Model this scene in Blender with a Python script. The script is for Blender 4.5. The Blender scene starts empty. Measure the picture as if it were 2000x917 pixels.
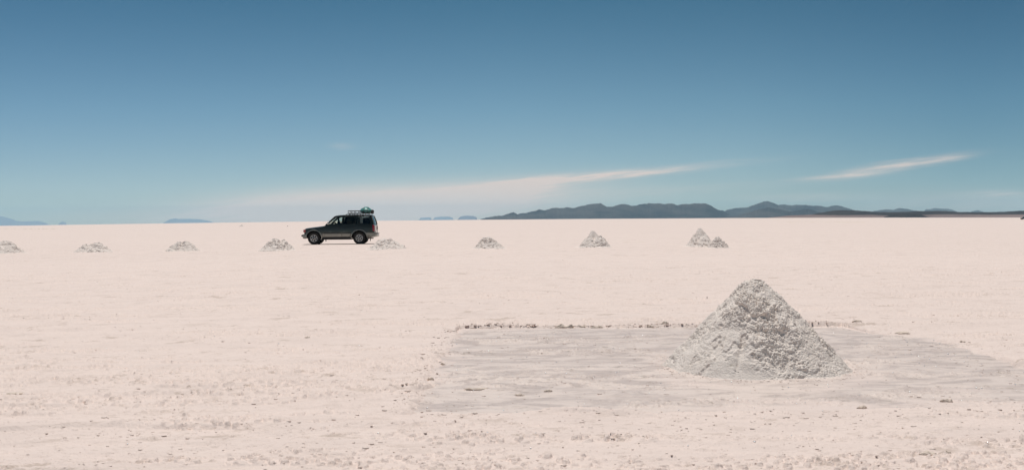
import bpy, bmesh, math, random
import numpy as np
from mathutils import Vector, Matrix

# ------------------------------------------------------------------ camera, sky, sun, exposure
S = bpy.context.scene
COL = S.collection
F = 2145.0                       # focal length in pixels of a 2000 px wide picture
H = 1.5                          # eye height
SUN_EL, SUN_AZ = 75.0, -8.0      # azimuth measured from straight ahead (+Y) towards the right (+X)

cam = bpy.data.cameras.new('camera'); camo = bpy.data.objects.new('camera', cam); COL.objects.link(camo)
cam.sensor_width = 36.0; cam.lens = 36.0 * F / 2000.0; cam.clip_start = 0.1; cam.clip_end = 200000
ROLL = math.atan(0.0082); PITCH = math.atan(26.3 / F)
fw = Vector((0, math.cos(PITCH), -math.sin(PITCH)))
R0 = Vector((1, 0, 0)); U0 = R0.cross(fw)
RT = R0 * math.cos(ROLL) - U0 * math.sin(ROLL)
UP = U0 * math.cos(ROLL) + R0 * math.sin(ROLL)
M = Matrix(((RT.x, UP.x, -fw.x), (RT.y, UP.y, -fw.y), (RT.z, UP.z, -fw.z))).to_4x4()
M.translation = (0, 0, H)
camo.matrix_world = M
S.camera = camo

S.view_settings.view_transform = 'Standard'
S.view_settings.look = 'None'
S.view_settings.gamma = 1.0
S.view_settings.use_curve_mapping = False
S.view_settings.exposure = -0.21
S.cycles.max_bounces = 8
S.cycles.volume_bounces = 1
S.cycles.use_denoising = True

sun = bpy.data.lights.new('sun', 'SUN'); suno = bpy.data.objects.new('sun', sun); COL.objects.link(suno)
sun.energy = 3.9; sun.angle = math.radians(0.5); sun.color = (1.0, 0.965, 0.92)
se, sa = math.radians(SUN_EL), math.radians(SUN_AZ)
sd = Vector((math.sin(sa) * math.cos(se), math.cos(sa) * math.cos(se), math.sin(se)))
suno.rotation_euler = sd.to_track_quat('Z', 'Y').to_euler()
suno.location = (0, 0, 30)

W = bpy.data.worlds.new('World'); S.world = W; W.use_nodes = True
wn, wl = W.node_tree.nodes, W.node_tree.links
wn.clear()
def wmath(op, a, b=None, c=None, clamp=False):
    n = wn.new('ShaderNodeMath'); n.operation = op; n.use_clamp = clamp
    for i, v in enumerate((a, b, c)):
        if v is None: continue
        if isinstance(v, (int, float)): n.inputs[i].default_value = v
        else: wl.new(v, n.inputs[i])
    return n.outputs[0]
sky = wn.new('ShaderNodeTexSky'); sky.sky_type = 'NISHITA'; sky.sun_disc = False
sky.sun_elevation = se; sky.sun_rotation = sa
sky.altitude = 3600; sky.air_density = 1.0; sky.dust_density = 0.6; sky.ozone_density = 1.0
tc = wn.new('ShaderNodeTexCoord'); sp = wn.new('ShaderNodeSeparateXYZ'); wl.new(tc.outputs['Generated'], sp.inputs[0])
X_, Y_, Z_ = sp.outputs
# air tint by height above the horizon
ramp = wn.new('ShaderNodeValToRGB')
wl.new(wmath('MULTIPLY', Z_, 4.0, clamp=True), ramp.inputs[0])
def set_ramp(r, stops):
    cr = r.color_ramp
    while len(cr.elements) > 1: cr.elements.remove(cr.elements[-1])
    cr.elements[0].position, cr.elements[0].color = stops[0][0], (*stops[0][1], 1)
    for p, c in stops[1:]:
        e = cr.elements.new(p); e.color = (*c, 1)
SKY_TINT = [(0.0, (0.72, 0.74, 0.68)), (0.12, (0.78, 0.82, 0.79)), (0.4, (0.58, 0.755, 0.735)), (0.8, (0.272, 0.55, 0.56)), (1.0, (0.28, 0.50, 0.50))]
set_ramp(ramp, SKY_TINT)
mul = wn.new('ShaderNodeMix'); mul.data_type = 'RGBA'; mul.blend_type = 'MULTIPLY'; mul.inputs[0].default_value = 1.0
wl.new(sky.outputs[0], mul.inputs[6]); wl.new(ramp.outputs[0], mul.inputs[7])
# thin cirrus, laid out by compass direction
yy = wmath('MAXIMUM', Y_, 0.05)
U = wmath('DIVIDE', X_, yy); V = wmath('DIVIDE', Z_, yy)
front = wmath('GREATER_THAN', Y_, 0.3)
cmb = wn.new('ShaderNodeCombineXYZ'); wl.new(wmath('MULTIPLY', U, 9.0), cmb.inputs[0]); wl.new(wmath('MULTIPLY', wmath('SUBTRACT', V, wmath('MULTIPLY', U, 0.12)), 90.0), cmb.inputs[1])
ns = wn.new('ShaderNodeTexNoise'); ns.inputs['Scale'].default_value = 1.3; ns.inputs['Detail'].default_value = 6; ns.inputs['Roughness'].default_value = 0.6
wl.new(cmb.outputs[0], ns.inputs['Vector'])
NZ = ns.outputs[0]
cmb2 = wn.new('ShaderNodeCombineXYZ'); wl.new(wmath('MULTIPLY', U, 26.0), cmb2.inputs[0]); wl.new(wmath('MULTIPLY', wmath('SUBTRACT', V, wmath('MULTIPLY', U, 0.10)), 420.0), cmb2.inputs[1])
ns2 = wn.new('ShaderNodeTexNoise'); ns2.inputs['Scale'].default_value = 1.0; ns2.inputs['Detail'].default_value = 5; ns2.inputs['Roughness'].default_value = 0.62; ns2.inputs['Distortion'].default_value = 0.4
wl.new(cmb2.outputs[0], ns2.inputs['Vector'])
NZ2 = ns2.outputs[0]
def hor(x):
    t = (x - 1000.0) / 1000.0
    t = max(-1.3, min(1.3, t))
    return 432.2 - 8.2 * t - 4.4 * (1 - t * t)
def cloud(x, y, lx, ly, slope, dens, wisp):
    """soft streak: centre, half length, half thickness (px at F), slope up to the right"""
    u0, v0 = (x - 1000) / F, (hor(x) - y) / F
    c, s = math.cos(math.atan(slope)), math.sin(math.atan(slope))
    du, dv = wmath('SUBTRACT', U, u0), wmath('SUBTRACT', V, v0)
    dv = wmath('ADD', dv, wmath('MULTIPLY', wmath('SUBTRACT', NZ, 0.5), wisp * ly / F))
    a = wmath('MULTIPLY', wmath('ADD', wmath('MULTIPLY', du, c), wmath('MULTIPLY', dv, s)), F / lx)
    b = wmath('MULTIPLY', wmath('SUBTRACT', wmath('MULTIPLY', dv, c), wmath('MULTIPLY', du, s)), F / ly)
    r2 = wmath('ADD', wmath('MULTIPLY', a, a), wmath('MULTIPLY', b, b))
    g = wmath('EXPONENT', wmath('MULTIPLY', r2, -1.0))
    k = wmath('MAXIMUM', wmath('MULTIPLY_ADD', NZ2, 2.4 if ly < 15 else 0.8, wmath('MULTIPLY_ADD', NZ, 1.2, -0.85 if ly < 15 else 0.0)), 0.0)
    return wmath('MULTIPLY', wmath('MULTIPLY', g, dens), k)
parts = [cloud(1740, 323, 85, 8, 0.13, 0.68, 2.0), cloud(1640, 342, 75, 5, 0.07, 0.55, 1.5), cloud(1850, 309, 50, 7, 0.16, 0.4, 2.0),
         cloud(1190, 338, 190, 7, 0.085, 0.75, 1.5), cloud(1010, 357, 130, 11, 0.12, 0.7, 1.5),
         cloud(1900, 398, 230, 24, 0.0, 0.35, 0.6), cloud(760, 400, 300, 34, 0.03, 1.6, 0.35), cloud(930, 374, 190, 20, 0.09, 0.6, 0.6), cloud(560, 400, 200, 24, 0.05, 0.5, 0.5),
         cloud(668, 281, 22, 6, 0.0, 0.16, 1.0), cloud(1560, 383, 110, 9, 0.0, 0.22, 2.0), cloud(1960, 377, 70, 5, 0.0, 0.25, 2.0),
         cloud(1250, 372, 260, 10, 0.05, 0.16, 2.0), cloud(300, 425, 260, 20, 0.0, 0.25, 1.0)]
tot = parts[0]
for p_ in parts[1:]: tot = wmath('ADD', tot, p_)
tot = wmath('MULTIPLY', wmath('MINIMUM', tot, 0.95), front)
side = wn.new('ShaderNodeValToRGB'); wl.new(wmath('MULTIPLY_ADD', X_, 1.0, 0.5, clamp=True), side.inputs[0])
set_ramp(side, [(0.0, (0.90, 0.94, 0.98)), (0.10, (0.94, 0.97, 1.02)), (0.5, (1, 1, 1)), (0.70, (0.88, 0.92, 0.93)), (0.88, (0.60, 0.74, 0.80))])
mul2 = wn.new('ShaderNodeMix'); mul2.data_type = 'RGBA'; mul2.blend_type = 'MULTIPLY'; mul2.inputs[0].default_value = 1.0
wl.new(mul.outputs[2], mul2.inputs[6]); wl.new(side.outputs[0], mul2.inputs[7])
cm = wn.new('ShaderNodeMix'); cm.data_type = 'RGBA'
wl.new(tot, cm.inputs[0]); wl.new(mul2.outputs[2], cm.inputs[6]); cm.inputs[7].default_value = (9.4, 7.7, 6.8, 1)
bg = wn.new('ShaderNodeBackground'); bg.inputs[1].default_value = 0.1
wl.new(cm.outputs[2], bg.inputs[0])
wo = wn.new('ShaderNodeOutputWorld'); wl.new(bg.outputs[0], wo.inputs[0])

# ------------------------------------------------------------------ helpers
def tag(o, label=None, cat=None, group=None, kind=None):
    if label: o['label'] = label
    if cat: o['category'] = cat
    if group: o['group'] = group
    if kind: o['kind'] = kind
    return o

def gpos(x, y):
    """pixel of the 2000 px picture -> point on the salt (flat part)"""
    d = H * F / (y - hor(x))
    return (x - 1000) / F * d, d

def bow(X, Y):
    r = np.sqrt(X * X + Y * Y)
    t = np.clip(np.where(Y > 0.01, X / np.maximum(Y, 0.01), 9.0) * F / 1000.0, -1.3, 1.3)
    b = 4.4 * (1 - t * t)
    fade = np.clip(1.3 - np.abs(np.arctan2(X, Y)) / 1.2, 0, 1)
    return np.where(np.abs(t) < 1.29, b, -3.04 * fade) / F * np.minimum(np.maximum(Y, 0), 7000.0)

def _h(ix, iy, iz, seed):
    n = (ix.astype(np.int64) * 374761393 + iy.astype(np.int64) * 668265263 + iz.astype(np.int64) * 2147483647 + seed * 1274126177) & 0xFFFFFFFF
    n = ((n ^ (n >> 13)) * 1274126177) & 0xFFFFFFFF
    n = ((n ^ (n >> 15)) * 2246822519) & 0xFFFFFFFF
    n = n ^ (n >> 16)
    return n / 4294967295.0

def vn2(x, y, seed=0):
    xi, yi = np.floor(x), np.floor(y)
    fx, fy = x - xi, y - yi
    ux, uy = fx * fx * (3 - 2 * fx), fy * fy * (3 - 2 * fy)
    z = np.zeros_like(xi)
    a, b = _h(xi, yi, z, seed), _h(xi + 1, yi, z, seed)
    c, d = _h(xi, yi + 1, z, seed), _h(xi + 1, yi + 1, z, seed)
    return (a + (b - a) * ux) * (1 - uy) + (c + (d - c) * ux) * uy

def fbm2(x, y, octv=4, seed=0, gain=0.5):
    s, a, t = 0, 1.0, 0
    for k in range(octv):
        s = s + a * vn2(x * 2 ** k + 17.3 * k, y * 2 ** k - 9.1 * k, seed + k); t += a; a *= gain
    return s / t

def vn3(x, y, z, seed=0):
    xi, yi, zi = np.floor(x), np.floor(y), np.floor(z)
    fx, fy, fz = x - xi, y - yi, z - zi
    fx, fy, fz = fx * fx * (3 - 2 * fx), fy * fy * (3 - 2 * fy), fz * fz * (3 - 2 * fz)
    r = 0
    for dx in (0, 1):
        for dy in (0, 1):
            for dz in (0, 1):
                w = (fx if dx else 1 - fx) * (fy if dy else 1 - fy) * (fz if dz else 1 - fz)
                r = r + w * _h(xi + dx, yi + dy, zi + dz, seed)
    return r

def fbm3(x, y, z, octv=4, seed=0, gain=0.5):
    s, a, t = 0, 1.0, 0
    for k in range(octv):
        s = s + a * vn3(x * 2 ** k, y * 2 ** k, z * 2 ** k, seed + k); t += a; a *= gain
    return s / t

def bumps3(x, y, z, seed=0):
    """rounded clods: 1 at a clod's centre, 0 at the seam between clods (unit cell)"""
    xi, yi, zi = np.floor(x), np.floor(y), np.floor(z)
    best = np.full(x.shape, 9.0)
    for dx in (-1, 0, 1):
        for dy in (-1, 0, 1):
            for dz in (-1, 0, 1):
                cx, cy, cz = xi + dx, yi + dy, zi + dz
                px = cx + _h(cx, cy, cz, seed); py = cy + _h(cx, cy, cz, seed + 1); pz = cz + _h(cx, cy, cz, seed + 2)
                d = (px - x) ** 2 + (py - y) ** 2 + (pz - z) ** 2
                best = np.minimum(best, d)
    return np.clip(1 - best / 0.7, 0, 1)

def bumps2(x, y, seed=0, keep=1.0):
    wx, wy = vn2(x * 2.3, y * 2.3, seed + 60) - 0.5, vn2(x * 2.3, y * 2.3, seed + 61) - 0.5
    x, y = x + wx * 0.75, y + wy * 0.75
    xi, yi = np.floor(x), np.floor(y)
    out = np.zeros(x.shape); z = np.zeros_like(xi)
    for dx in (-1, 0, 1):
        for dy in (-1, 0, 1):
            cx, cy = xi + dx, yi + dy
            px = cx + _h(cx, cy, z, seed); py = cy + _h(cx, cy, z, seed + 1)
            s = _h(cx, cy, z, seed + 2); rr = 0.25 + 0.45 * _h(cx, cy, z, seed + 3)
            d = np.sqrt((px - x) ** 2 + (py - y) ** 2) / rr
            b = np.where(s < keep, np.sqrt(np.clip(1 - d * d, 0, 1)) * rr * 1.4, 0)
            out = np.maximum(out, b)
    return out

def sstep(a, b, x):
    t = np.clip((x - a) / (b - a), 0, 1)
    return t * t * (3 - 2 * t)

def grid_mesh(name, P, mat, closed_u=False, smooth=True):
    """P: (rows, cols, 3)"""
    nr, nc = P.shape[:2]
    idx = np.arange(nr * nc, dtype=np.int32).reshape(nr, nc)
    if closed_u: idx = np.concatenate([idx, idx[:, :1]], 1)
    a, b, c, d = idx[:-1, :-1], idx[:-1, 1:], idx[1:, 1:], idx[1:, :-1]
    q = np.stack([a, b, c, d], -1).reshape(-1, 4)
    me = bpy.data.meshes.new(name)
    me.vertices.add(nr * nc); me.vertices.foreach_set('co', P.reshape(-1).astype(np.float32))
    n = len(q)
    me.loops.add(n * 4); me.loops.foreach_set('vertex_index', q.reshape(-1))
    me.polygons.add(n); me.polygons.foreach_set('loop_start', np.arange(0, n * 4, 4, dtype=np.int32))
    me.update(calc_edges=True); me.validate()
    if smooth: me.polygons.foreach_set('use_smooth', np.ones(len(me.polygons), dtype=bool))
    if mat: me.materials.append(mat)
    return me

def add(name, me, parent=None, loc=None):
    o = bpy.data.objects.new(name, me); COL.objects.link(o)
    if parent: o.parent = parent
    if loc: o.location = loc
    return o

# ------------------------------------------------------------------ materials
def new_mat(name):
    m = bpy.data.materials.new(name); m.use_nodes = True
    nt = m.node_tree; b = nt.nodes['Principled BSDF']
    return m, nt, b

def simple(name, col, rough=0.5, metal=0.0, coat=0.0, var=0.0, scale=8.0, bump=0.0):
    m, nt, b = new_mat(name)
    b.inputs['Base Color'].default_value = (*col, 1); b.inputs['Roughness'].default_value = rough
    b.inputs['Metallic'].default_value = metal; b.inputs['Coat Weight'].default_value = coat
    b.inputs['Coat Roughness'].default_value = 0.08
    t = nt.nodes.new('ShaderNodeTexCoord'); n = nt.nodes.new('ShaderNodeTexNoise')
    n.inputs['Scale'].default_value = scale; n.inputs['Detail'].default_value = 5
    nt.links.new(t.outputs['Object'], n.inputs['Vector'])
    mx = nt.nodes.new('ShaderNodeMix'); mx.data_type = 'RGBA'
    mx.inputs[6].default_value = (*[c * (1 - var) for c in col], 1); mx.inputs[7].default_value = (*[min(1, c * (1 + var)) for c in col], 1)
    nt.links.new(n.outputs[0], mx.inputs[0]); nt.links.new(mx.outputs[2], b.inputs['Base Color'])
    if bump:
        bp = nt.nodes.new('ShaderNodeBump'); bp.inputs['Strength'].default_value = bump; bp.inputs['Distance'].default_value = 0.01
        nt.links.new(n.outputs[0], bp.inputs['Height']); nt.links.new(bp.outputs[0], b.inputs['Normal'])
    return m

def noise_node(nt, vec, scale, detail=4, rough=0.5, stretch=None):
    n = nt.nodes.new('ShaderNodeTexNoise'); n.inputs['Scale'].default_value = scale
    n.inputs['Detail'].default_value = detail; n.inputs['Roughness'].default_value = rough
    if stretch:
        mp = nt.nodes.new('ShaderNodeMapping'); mp.inputs['Scale'].default_value = stretch
        nt.links.new(vec, mp.inputs['Vector']); nt.links.new(mp.outputs[0], n.inputs['Vector'])
    else: nt.links.new(vec, n.inputs['Vector'])
    return n.outputs[0]

def mixc(nt, fac, a, b):
    mx = nt.nodes.new('ShaderNodeMix'); mx.data_type = 'RGBA'
    if hasattr(fac, 'links'): nt.links.new(fac, mx.inputs[0])
    else: mx.inputs[0].default_value = fac
    for i, v in ((6, a), (7, b)):
        if hasattr(v, 'links'): nt.links.new(v, mx.inputs[i])
        else: mx.inputs[i].default_value = (*v, 1)
    return mx.outputs[2]

def mrange(nt, v, a, b, c=0.0, d=1.0):
    n = nt.nodes.new('ShaderNodeMapRange'); n.interpolation_type = 'SMOOTHSTEP'
    n.inputs[1].default_value, n.inputs[2].default_value, n.inputs[3].default_value, n.inputs[4].default_value = a, b, c, d
    nt.links.new(v, n.inputs[0]); return n.outputs[0]

def salt_mat(name, main, second, speck, second_rng, speck_rng, stretch, rough, bumpd, dist=0.0, drift=None, track=False):
    m, nt, b = new_mat(name)
    g = nt.nodes.new('ShaderNodeNewGeometry'); pos = g.outputs['Position']
    big = noise_node(nt, pos, 1.7, 7, 0.66, stretch)
    c = mixc(nt, mrange(nt, big, *second_rng), main, second)
    big.node.inputs['Distortion'].default_value = dist
    wide = noise_node(nt, pos, 0.05, 3, 0.5)
    c = mixc(nt, mrange(nt, wide, 0.35, 0.7, 0, 0.35), c, second)
    sp_ = noise_node(nt, pos, 11, 6, 0.72, stretch)
    gate = mrange(nt, noise_node(nt, pos, 0.9, 4, 0.6, (0.5, 1.4, 1)), 0.42, 0.62, 0.25, 1.0)
    mm = nt.nodes.new('ShaderNodeMath'); mm.operation = 'MULTIPLY'
    if track:      # a smoother driven lane crossing the flat in front of the row of piles
        sp2 = noise_node(nt, pos, 2.6, 7, 0.75, (0.7, 1, 1))
        mxx = nt.nodes.new('ShaderNodeMath'); mxx.operation = 'MAXIMUM'
        nt.links.new(mrange(nt, sp_, *speck_rng), mxx.inputs[0]); nt.links.new(mrange(nt, sp2, 0.555, 0.62, 0, 0.9), mxx.inputs[1])
        sx = nt.nodes.new('ShaderNodeSeparateXYZ'); nt.links.new(pos, sx.inputs[0])
        ab = nt.nodes.new('ShaderNodeMath'); ab.operation = 'SUBTRACT'; nt.links.new(sx.outputs[1], ab.inputs[0]); ab.inputs[1].default_value = 38.5
        a2 = nt.nodes.new('ShaderNodeMath'); a2.operation = 'ABSOLUTE'; nt.links.new(ab.outputs[0], a2.inputs[0])
        tr = mrange(nt, a2.outputs[0], 2.5, 5.5, 0.15, 1.0)
        m3 = nt.nodes.new('ShaderNodeMath'); m3.operation = 'MULTIPLY'; nt.links.new(mxx.outputs[0], m3.inputs[0]); nt.links.new(tr, m3.inputs[1])
        nt.links.new(m3.outputs[0], mm.inputs[0])
    else: nt.links.new(mrange(nt, sp_, *speck_rng), mm.inputs[0])
    nt.links.new(gate, mm.inputs[1])
    c = mixc(nt, mm.outputs[0], c, speck)
    if drift:      # loose dry salt blown over the edges of the damp floor
        at = nt.nodes.new('ShaderNodeAttribute'); at.attribute_name = 'drift'
        c = mixc(nt, at.outputs['Fac'], c, drift)
    nt.links.new(c, b.inputs['Base Color'])
    b.inputs['Roughness'].default_value = rough
    b.inputs['Specular IOR Level'].default_value = 0.35
    fine = noise_node(nt, pos, 55, 4, 0.65)
    bp = nt.nodes.new('ShaderNodeBump'); bp.inputs['Strength'].default_value = 0.6; bp.inputs['Distance'].default_value = bumpd
    nt.links.new(fine, bp.inputs['Height']); nt.links.new(bp.outputs[0], b.inputs['Normal'])
    return m

M_SALT = salt_mat('salt_crust', (0.83, 0.683, 0.606), (0.775, 0.638, 0.567), (0.60, 0.48, 0.405), (0.40, 0.70), (0.56, 0.66), (0.6, 1, 1), 0.75, 0.014, 0.0, None, True)
M_PAN = salt_mat('damp_salt', (0.80, 0.672, 0.595), (0.58, 0.48, 0.43), (0.42, 0.34, 0.28), (0.41, 0.62), (0.55, 0.66), (0.55, 1.0, 1), 0.5, 0.008, 2.2, (0.83, 0.683, 0.606))
M_PILE = salt_mat('piled_salt', (0.89, 0.785, 0.70), (0.82, 0.715, 0.63), (0.60, 0.51, 0.43), (0.40, 0.75), (0.56, 0.70), (1, 1, 1), 0.6, 0.022)
M_PILE2 = salt_mat('old_piled_salt', (0.90, 0.79, 0.71), (0.85, 0.74, 0.66), (0.62, 0.52, 0.45), (0.35, 0.65), (0.55, 0.68), (1, 1, 1), 0.7, 0.02)
M_CLOD = simple('salt_clod', (0.76, 0.62, 0.515), 0.8, var=0.35, scale=20, bump=0.5)
M_CRUMB = simple('salt_crumbs', (0.79, 0.65, 0.565), 0.8, var=0.12, scale=3, bump=0.5)

# ------------------------------------------------------------------ ground
PX0, PX1, PY0, PY1 = -0.79, 5.28, 8.38, 15.35   # the square scraped out round the big pile
def pan_mask(X, Y, soft=0.05):
    n1 = (fbm2(X * 2.2, Y * 2.2, 5, 50, 0.6) - 0.5) * 0.22 + (vn2(X * 17, Y * 17, 55) - 0.5) * 0.05
    n2 = (fbm2(X * 2.2, Y * 2.2, 4, 60) - 0.5) * 0.30
    lean = 0.0
    dl = X - PX0 - n1 + 0.10 * sstep(14.5, 11.0, Y); dr = PX1 - X - n2 * 1.5 - np.clip(Y - 13.6, 0, 2) * 0.9 * sstep(4.2, 5.2, X)
    df = Y - PY0 - n2 * 1.5 - 0.04 * np.clip(X, 0, 6); db = PY1 - Y - n1 * 0.9
    d = np.minimum(np.minimum(dl, dr), np.minimum(df, db))
    return d

def ground_h(X, Y, pan=True):
    """height of the salt crust"""
    r = np.sqrt(X * X + Y * Y)
    far = 1 / (1 + (r / 120.0) ** 2)
    z = (fbm2(X * 0.35, Y * 0.35, 3, 1) - 0.5) * 0.05 * sstep(3000, 300, r)
    z += (fbm2(X * 1.6, Y * 2.6, 4, 5) - 0.5) * 0.016 * far
    z += (fbm2(X * 9, Y * 12, 3, 9) - 0.5) * 0.010 * far
    # rougher strings of broken crust, drawn out left to right
    m = sstep(0.53, 0.70, fbm2(X * 0.28 + 3, Y * 1.5, 4, 21, 0.6))
    m2 = sstep(0.58, 0.72, fbm2(X * 0.5 + 9, Y * 3.4 + 4, 3, 33, 0.6))
    b = bumps2(X * 16, Y * 16, 40, 0.20) / 16 * 0.17
    b2 = bumps2(X * 24, Y * 24, 47, 0.34) / 24 * 0.40
    b3 = bumps2(X * 5.5, Y * 5.5, 71, 0.08) / 5.5 * 0.05
    amp = sstep(4500, 600, r)
    z += (b * np.clip(m * 1.3 + m2 * 1.5, 0, 1.7) + b2 * np.clip(0.35 + m * 1.3 + m2 * 1.5, 0, 1.6) + b3 * m * 0.6) * amp
    # thin crust steps
    st = fbm2(X * 0.45, Y * 1.5, 5, 77, 0.62)
    rg = fbm2(X * 6, Y * 6, 3, 81) - 0.5
    mk = sstep(0.42, 0.6, fbm2(X * 0.7 + 2, Y * 2.2, 3, 88, 0.6))
    for k, lv in enumerate((0.30, 0.36, 0.41, 0.45, 0.49, 0.53, 0.57, 0.62, 0.68)):
        z += (0.0015 + 0.0035 * mk) * sstep(lv, lv + 0.004, st + 0.06 * rg) * np.minimum(far * 1.3, 1)
    flat = np.exp(-(((X + 10.6) / 4.2) ** 4) - (((Y - 71.0) / 5.0) ** 4))      # level, wheel-packed salt under the car
    z = z * (1 - flat) - 0.01 * flat
    if pan:
        d = pan_mask(X, Y)
        lip = np.exp(-((d + 0.04) / 0.06) ** 2) * 0.020 * sstep(0.45, 0.75, fbm2(X * 4, Y * 4, 4, 90, 0.65)) * (0.10 + 0.75 * sstep(12.5, 14.5, Y) + 0.1 * sstep(9.5, 8.5, Y))
        lip *= (Y < 17) & (Y > 7)
        z = z + lip
        dback = PY1 - Y
        wd = 0.04 + 0.30 * sstep(0.3, 1.0, dback)
        z = np.where(d > 0, z * (1 - sstep(0, wd, d)) - 0.12 * sstep(0, wd, d), z)
    return z

def gh(x, y, pan=True):
    X, Y = np.array([float(x)]), np.array([float(y)])
    return float((ground_h(X, Y, pan) + bow(X, Y))[0])

def make_ground():
    Fr, k = F * 1024 / 2000, 1.0
    v1 = np.arange(330, 262, -2.0); v2 = np.arange(262, 24, -0.36); v3 = np.arange(24, 1.2, -0.2)
    rr = np.concatenate([[0.3, 1.0, 2.0, 3.0, 4.0], H * Fr / v1, H * Fr / v2, H * Fr / v3, np.geomspace(1500, 50000, 54)])
    a_in = np.radians(np.arange(-29.5, 29.51, 0.038))
    a_out = np.radians(np.concatenate([np.arange(31, 60, 1.5), np.arange(60, 301, 6), np.arange(301, 329.6, 1.5)]))
    az = np.concatenate([a_in, a_out])
    A, Rr = np.meshgrid(az, rr)
    # keep rows straight across the view so detail follows the picture rows
    sc = np.where(np.abs(np.arctan2(np.sin(A), np.cos(A))) < np.radians(30), 1 / np.cos(A), 1 / math.cos(math.radians(30)))
    X, Y = np.sin(A) * Rr * sc, np.cos(A) * Rr * sc
    Z = ground_h(X, Y) + bow(X, Y)
    me = grid_mesh('ground', np.stack([X, Y, Z], -1), M_SALT, closed_u=True)
    # close the hole at the photographer's feet
    o = add('ground', me)
    bm = bmesh.new(); bm.from_mesh(me); bm.verts.ensure_lookup_table()
    n = len(az); ringv = [bm.verts[i] for i in range(n)]; cvert = bm.verts.new((0, 0, 0))
    for i in range(n):
        bm.faces.new((cvert, ringv[(i + 1) % n], ringv[i]))
    bm.to_mesh(me); bm.free()
    tag(o, kind='structure')
    return o
ground = make_ground()
ground['label'] = 'flat pinkish white salt crust stretching to the horizon'

def pan_z(X, Y):
    z = -0.013 - 0.014 * sstep(13.4, 15, Y) + (fbm2(X * 0.9, Y * 1.8, 4, 110) - 0.5) * 0.018
    z += (fbm2(X * 5, Y * 9, 3, 114) - 0.5) * 0.010
    m = sstep(0.52, 0.68, fbm2(X * 0.8 + 5, Y * 2.0, 4, 120, 0.6))
    z += bumps2(X * 12, Y * 12, 130, 0.22) / 12 * 0.22 * m + bumps2(X * 26, Y * 26, 137, 0.25) / 26 * 0.35 * (m + 0.12)
    st = fbm2(X * 0.8, Y * 1.6, 4, 140)
    z += 0.006 * sstep(0.55, 0.555, st)
    return z
xs = np.linspace(PX0 - 0.3, PX1 + 0.45, 820); ys = np.linspace(PY0 - 0.35, PY1 + 0.25, 560)
X, Y = np.meshgrid(xs, ys)
Z = pan_z(X, Y)
Z = Z - 0.10 * sstep(-0.02, -0.12, pan_mask(X, Y)) + bow(X, Y)
pan = add('scraped_ground', grid_mesh('scraped_ground', np.stack([X, Y, Z], -1), M_PAN))
dd = pan_mask(X, Y)
nn = fbm2(X * 1.3, Y * 2.6, 5, 333, 0.65) - 0.5
dr = sstep(0.26, 0.0, dd + nn * 1.0 + 0.04) * 0.85
dr = np.maximum(dr, sstep(0.9, 0.2, (Y - PY0) + nn * 3.2 - 0.05) * sstep(0.6, 2.2, X + nn * 3) * 0.8)
dr = np.maximum(dr, sstep(0.30, 0.02, np.abs(np.hypot(X - 2.45, Y - 10.6) - 0.95) + nn * 0.8) * 0.5)
at = pan.data.attributes.new('drift', 'FLOAT', 'POINT'); at.data.foreach_set('value', dr.reshape(-1).astype(np.float32))
tag(pan, 'shallow greyish damp square scraped out of the salt round the big pile', kind='structure')

# ------------------------------------------------------------------ far hills
def hill_mat(name, a, b, sc, streak=(1, 1, 2.5)):
    m, nt, bs = new_mat(name)
    g = nt.nodes.new('ShaderNodeNewGeometry')
    n = noise_node(nt, g.outputs['Position'], sc, 6, 0.6, streak)
    nt.links.new(mixc(nt, mrange(nt, n, 0.35, 0.65), a, b), bs.inputs['Base Color'])
    bs.inputs['Roughness'].default_value = 0.95; bs.inputs['Specular IOR Level'].default_value = 0.1
    return m
M_HILL = hill_mat('far_rock', (0.016, 0.022, 0.034), (0.075, 0.070, 0.072), 0.0016, (1, 0.4, 3.5))
M_LOW = hill_mat('dark_scrub_slope', (0.020, 0.016, 0.018), (0.045, 0.035, 0.032), 0.004, (1, 1, 8))
M_FAN = hill_mat('pale_gravel_fan', (0.26, 0.185, 0.165), (0.17, 0.125, 0.115), 0.003, (1, 1, 14))

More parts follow.
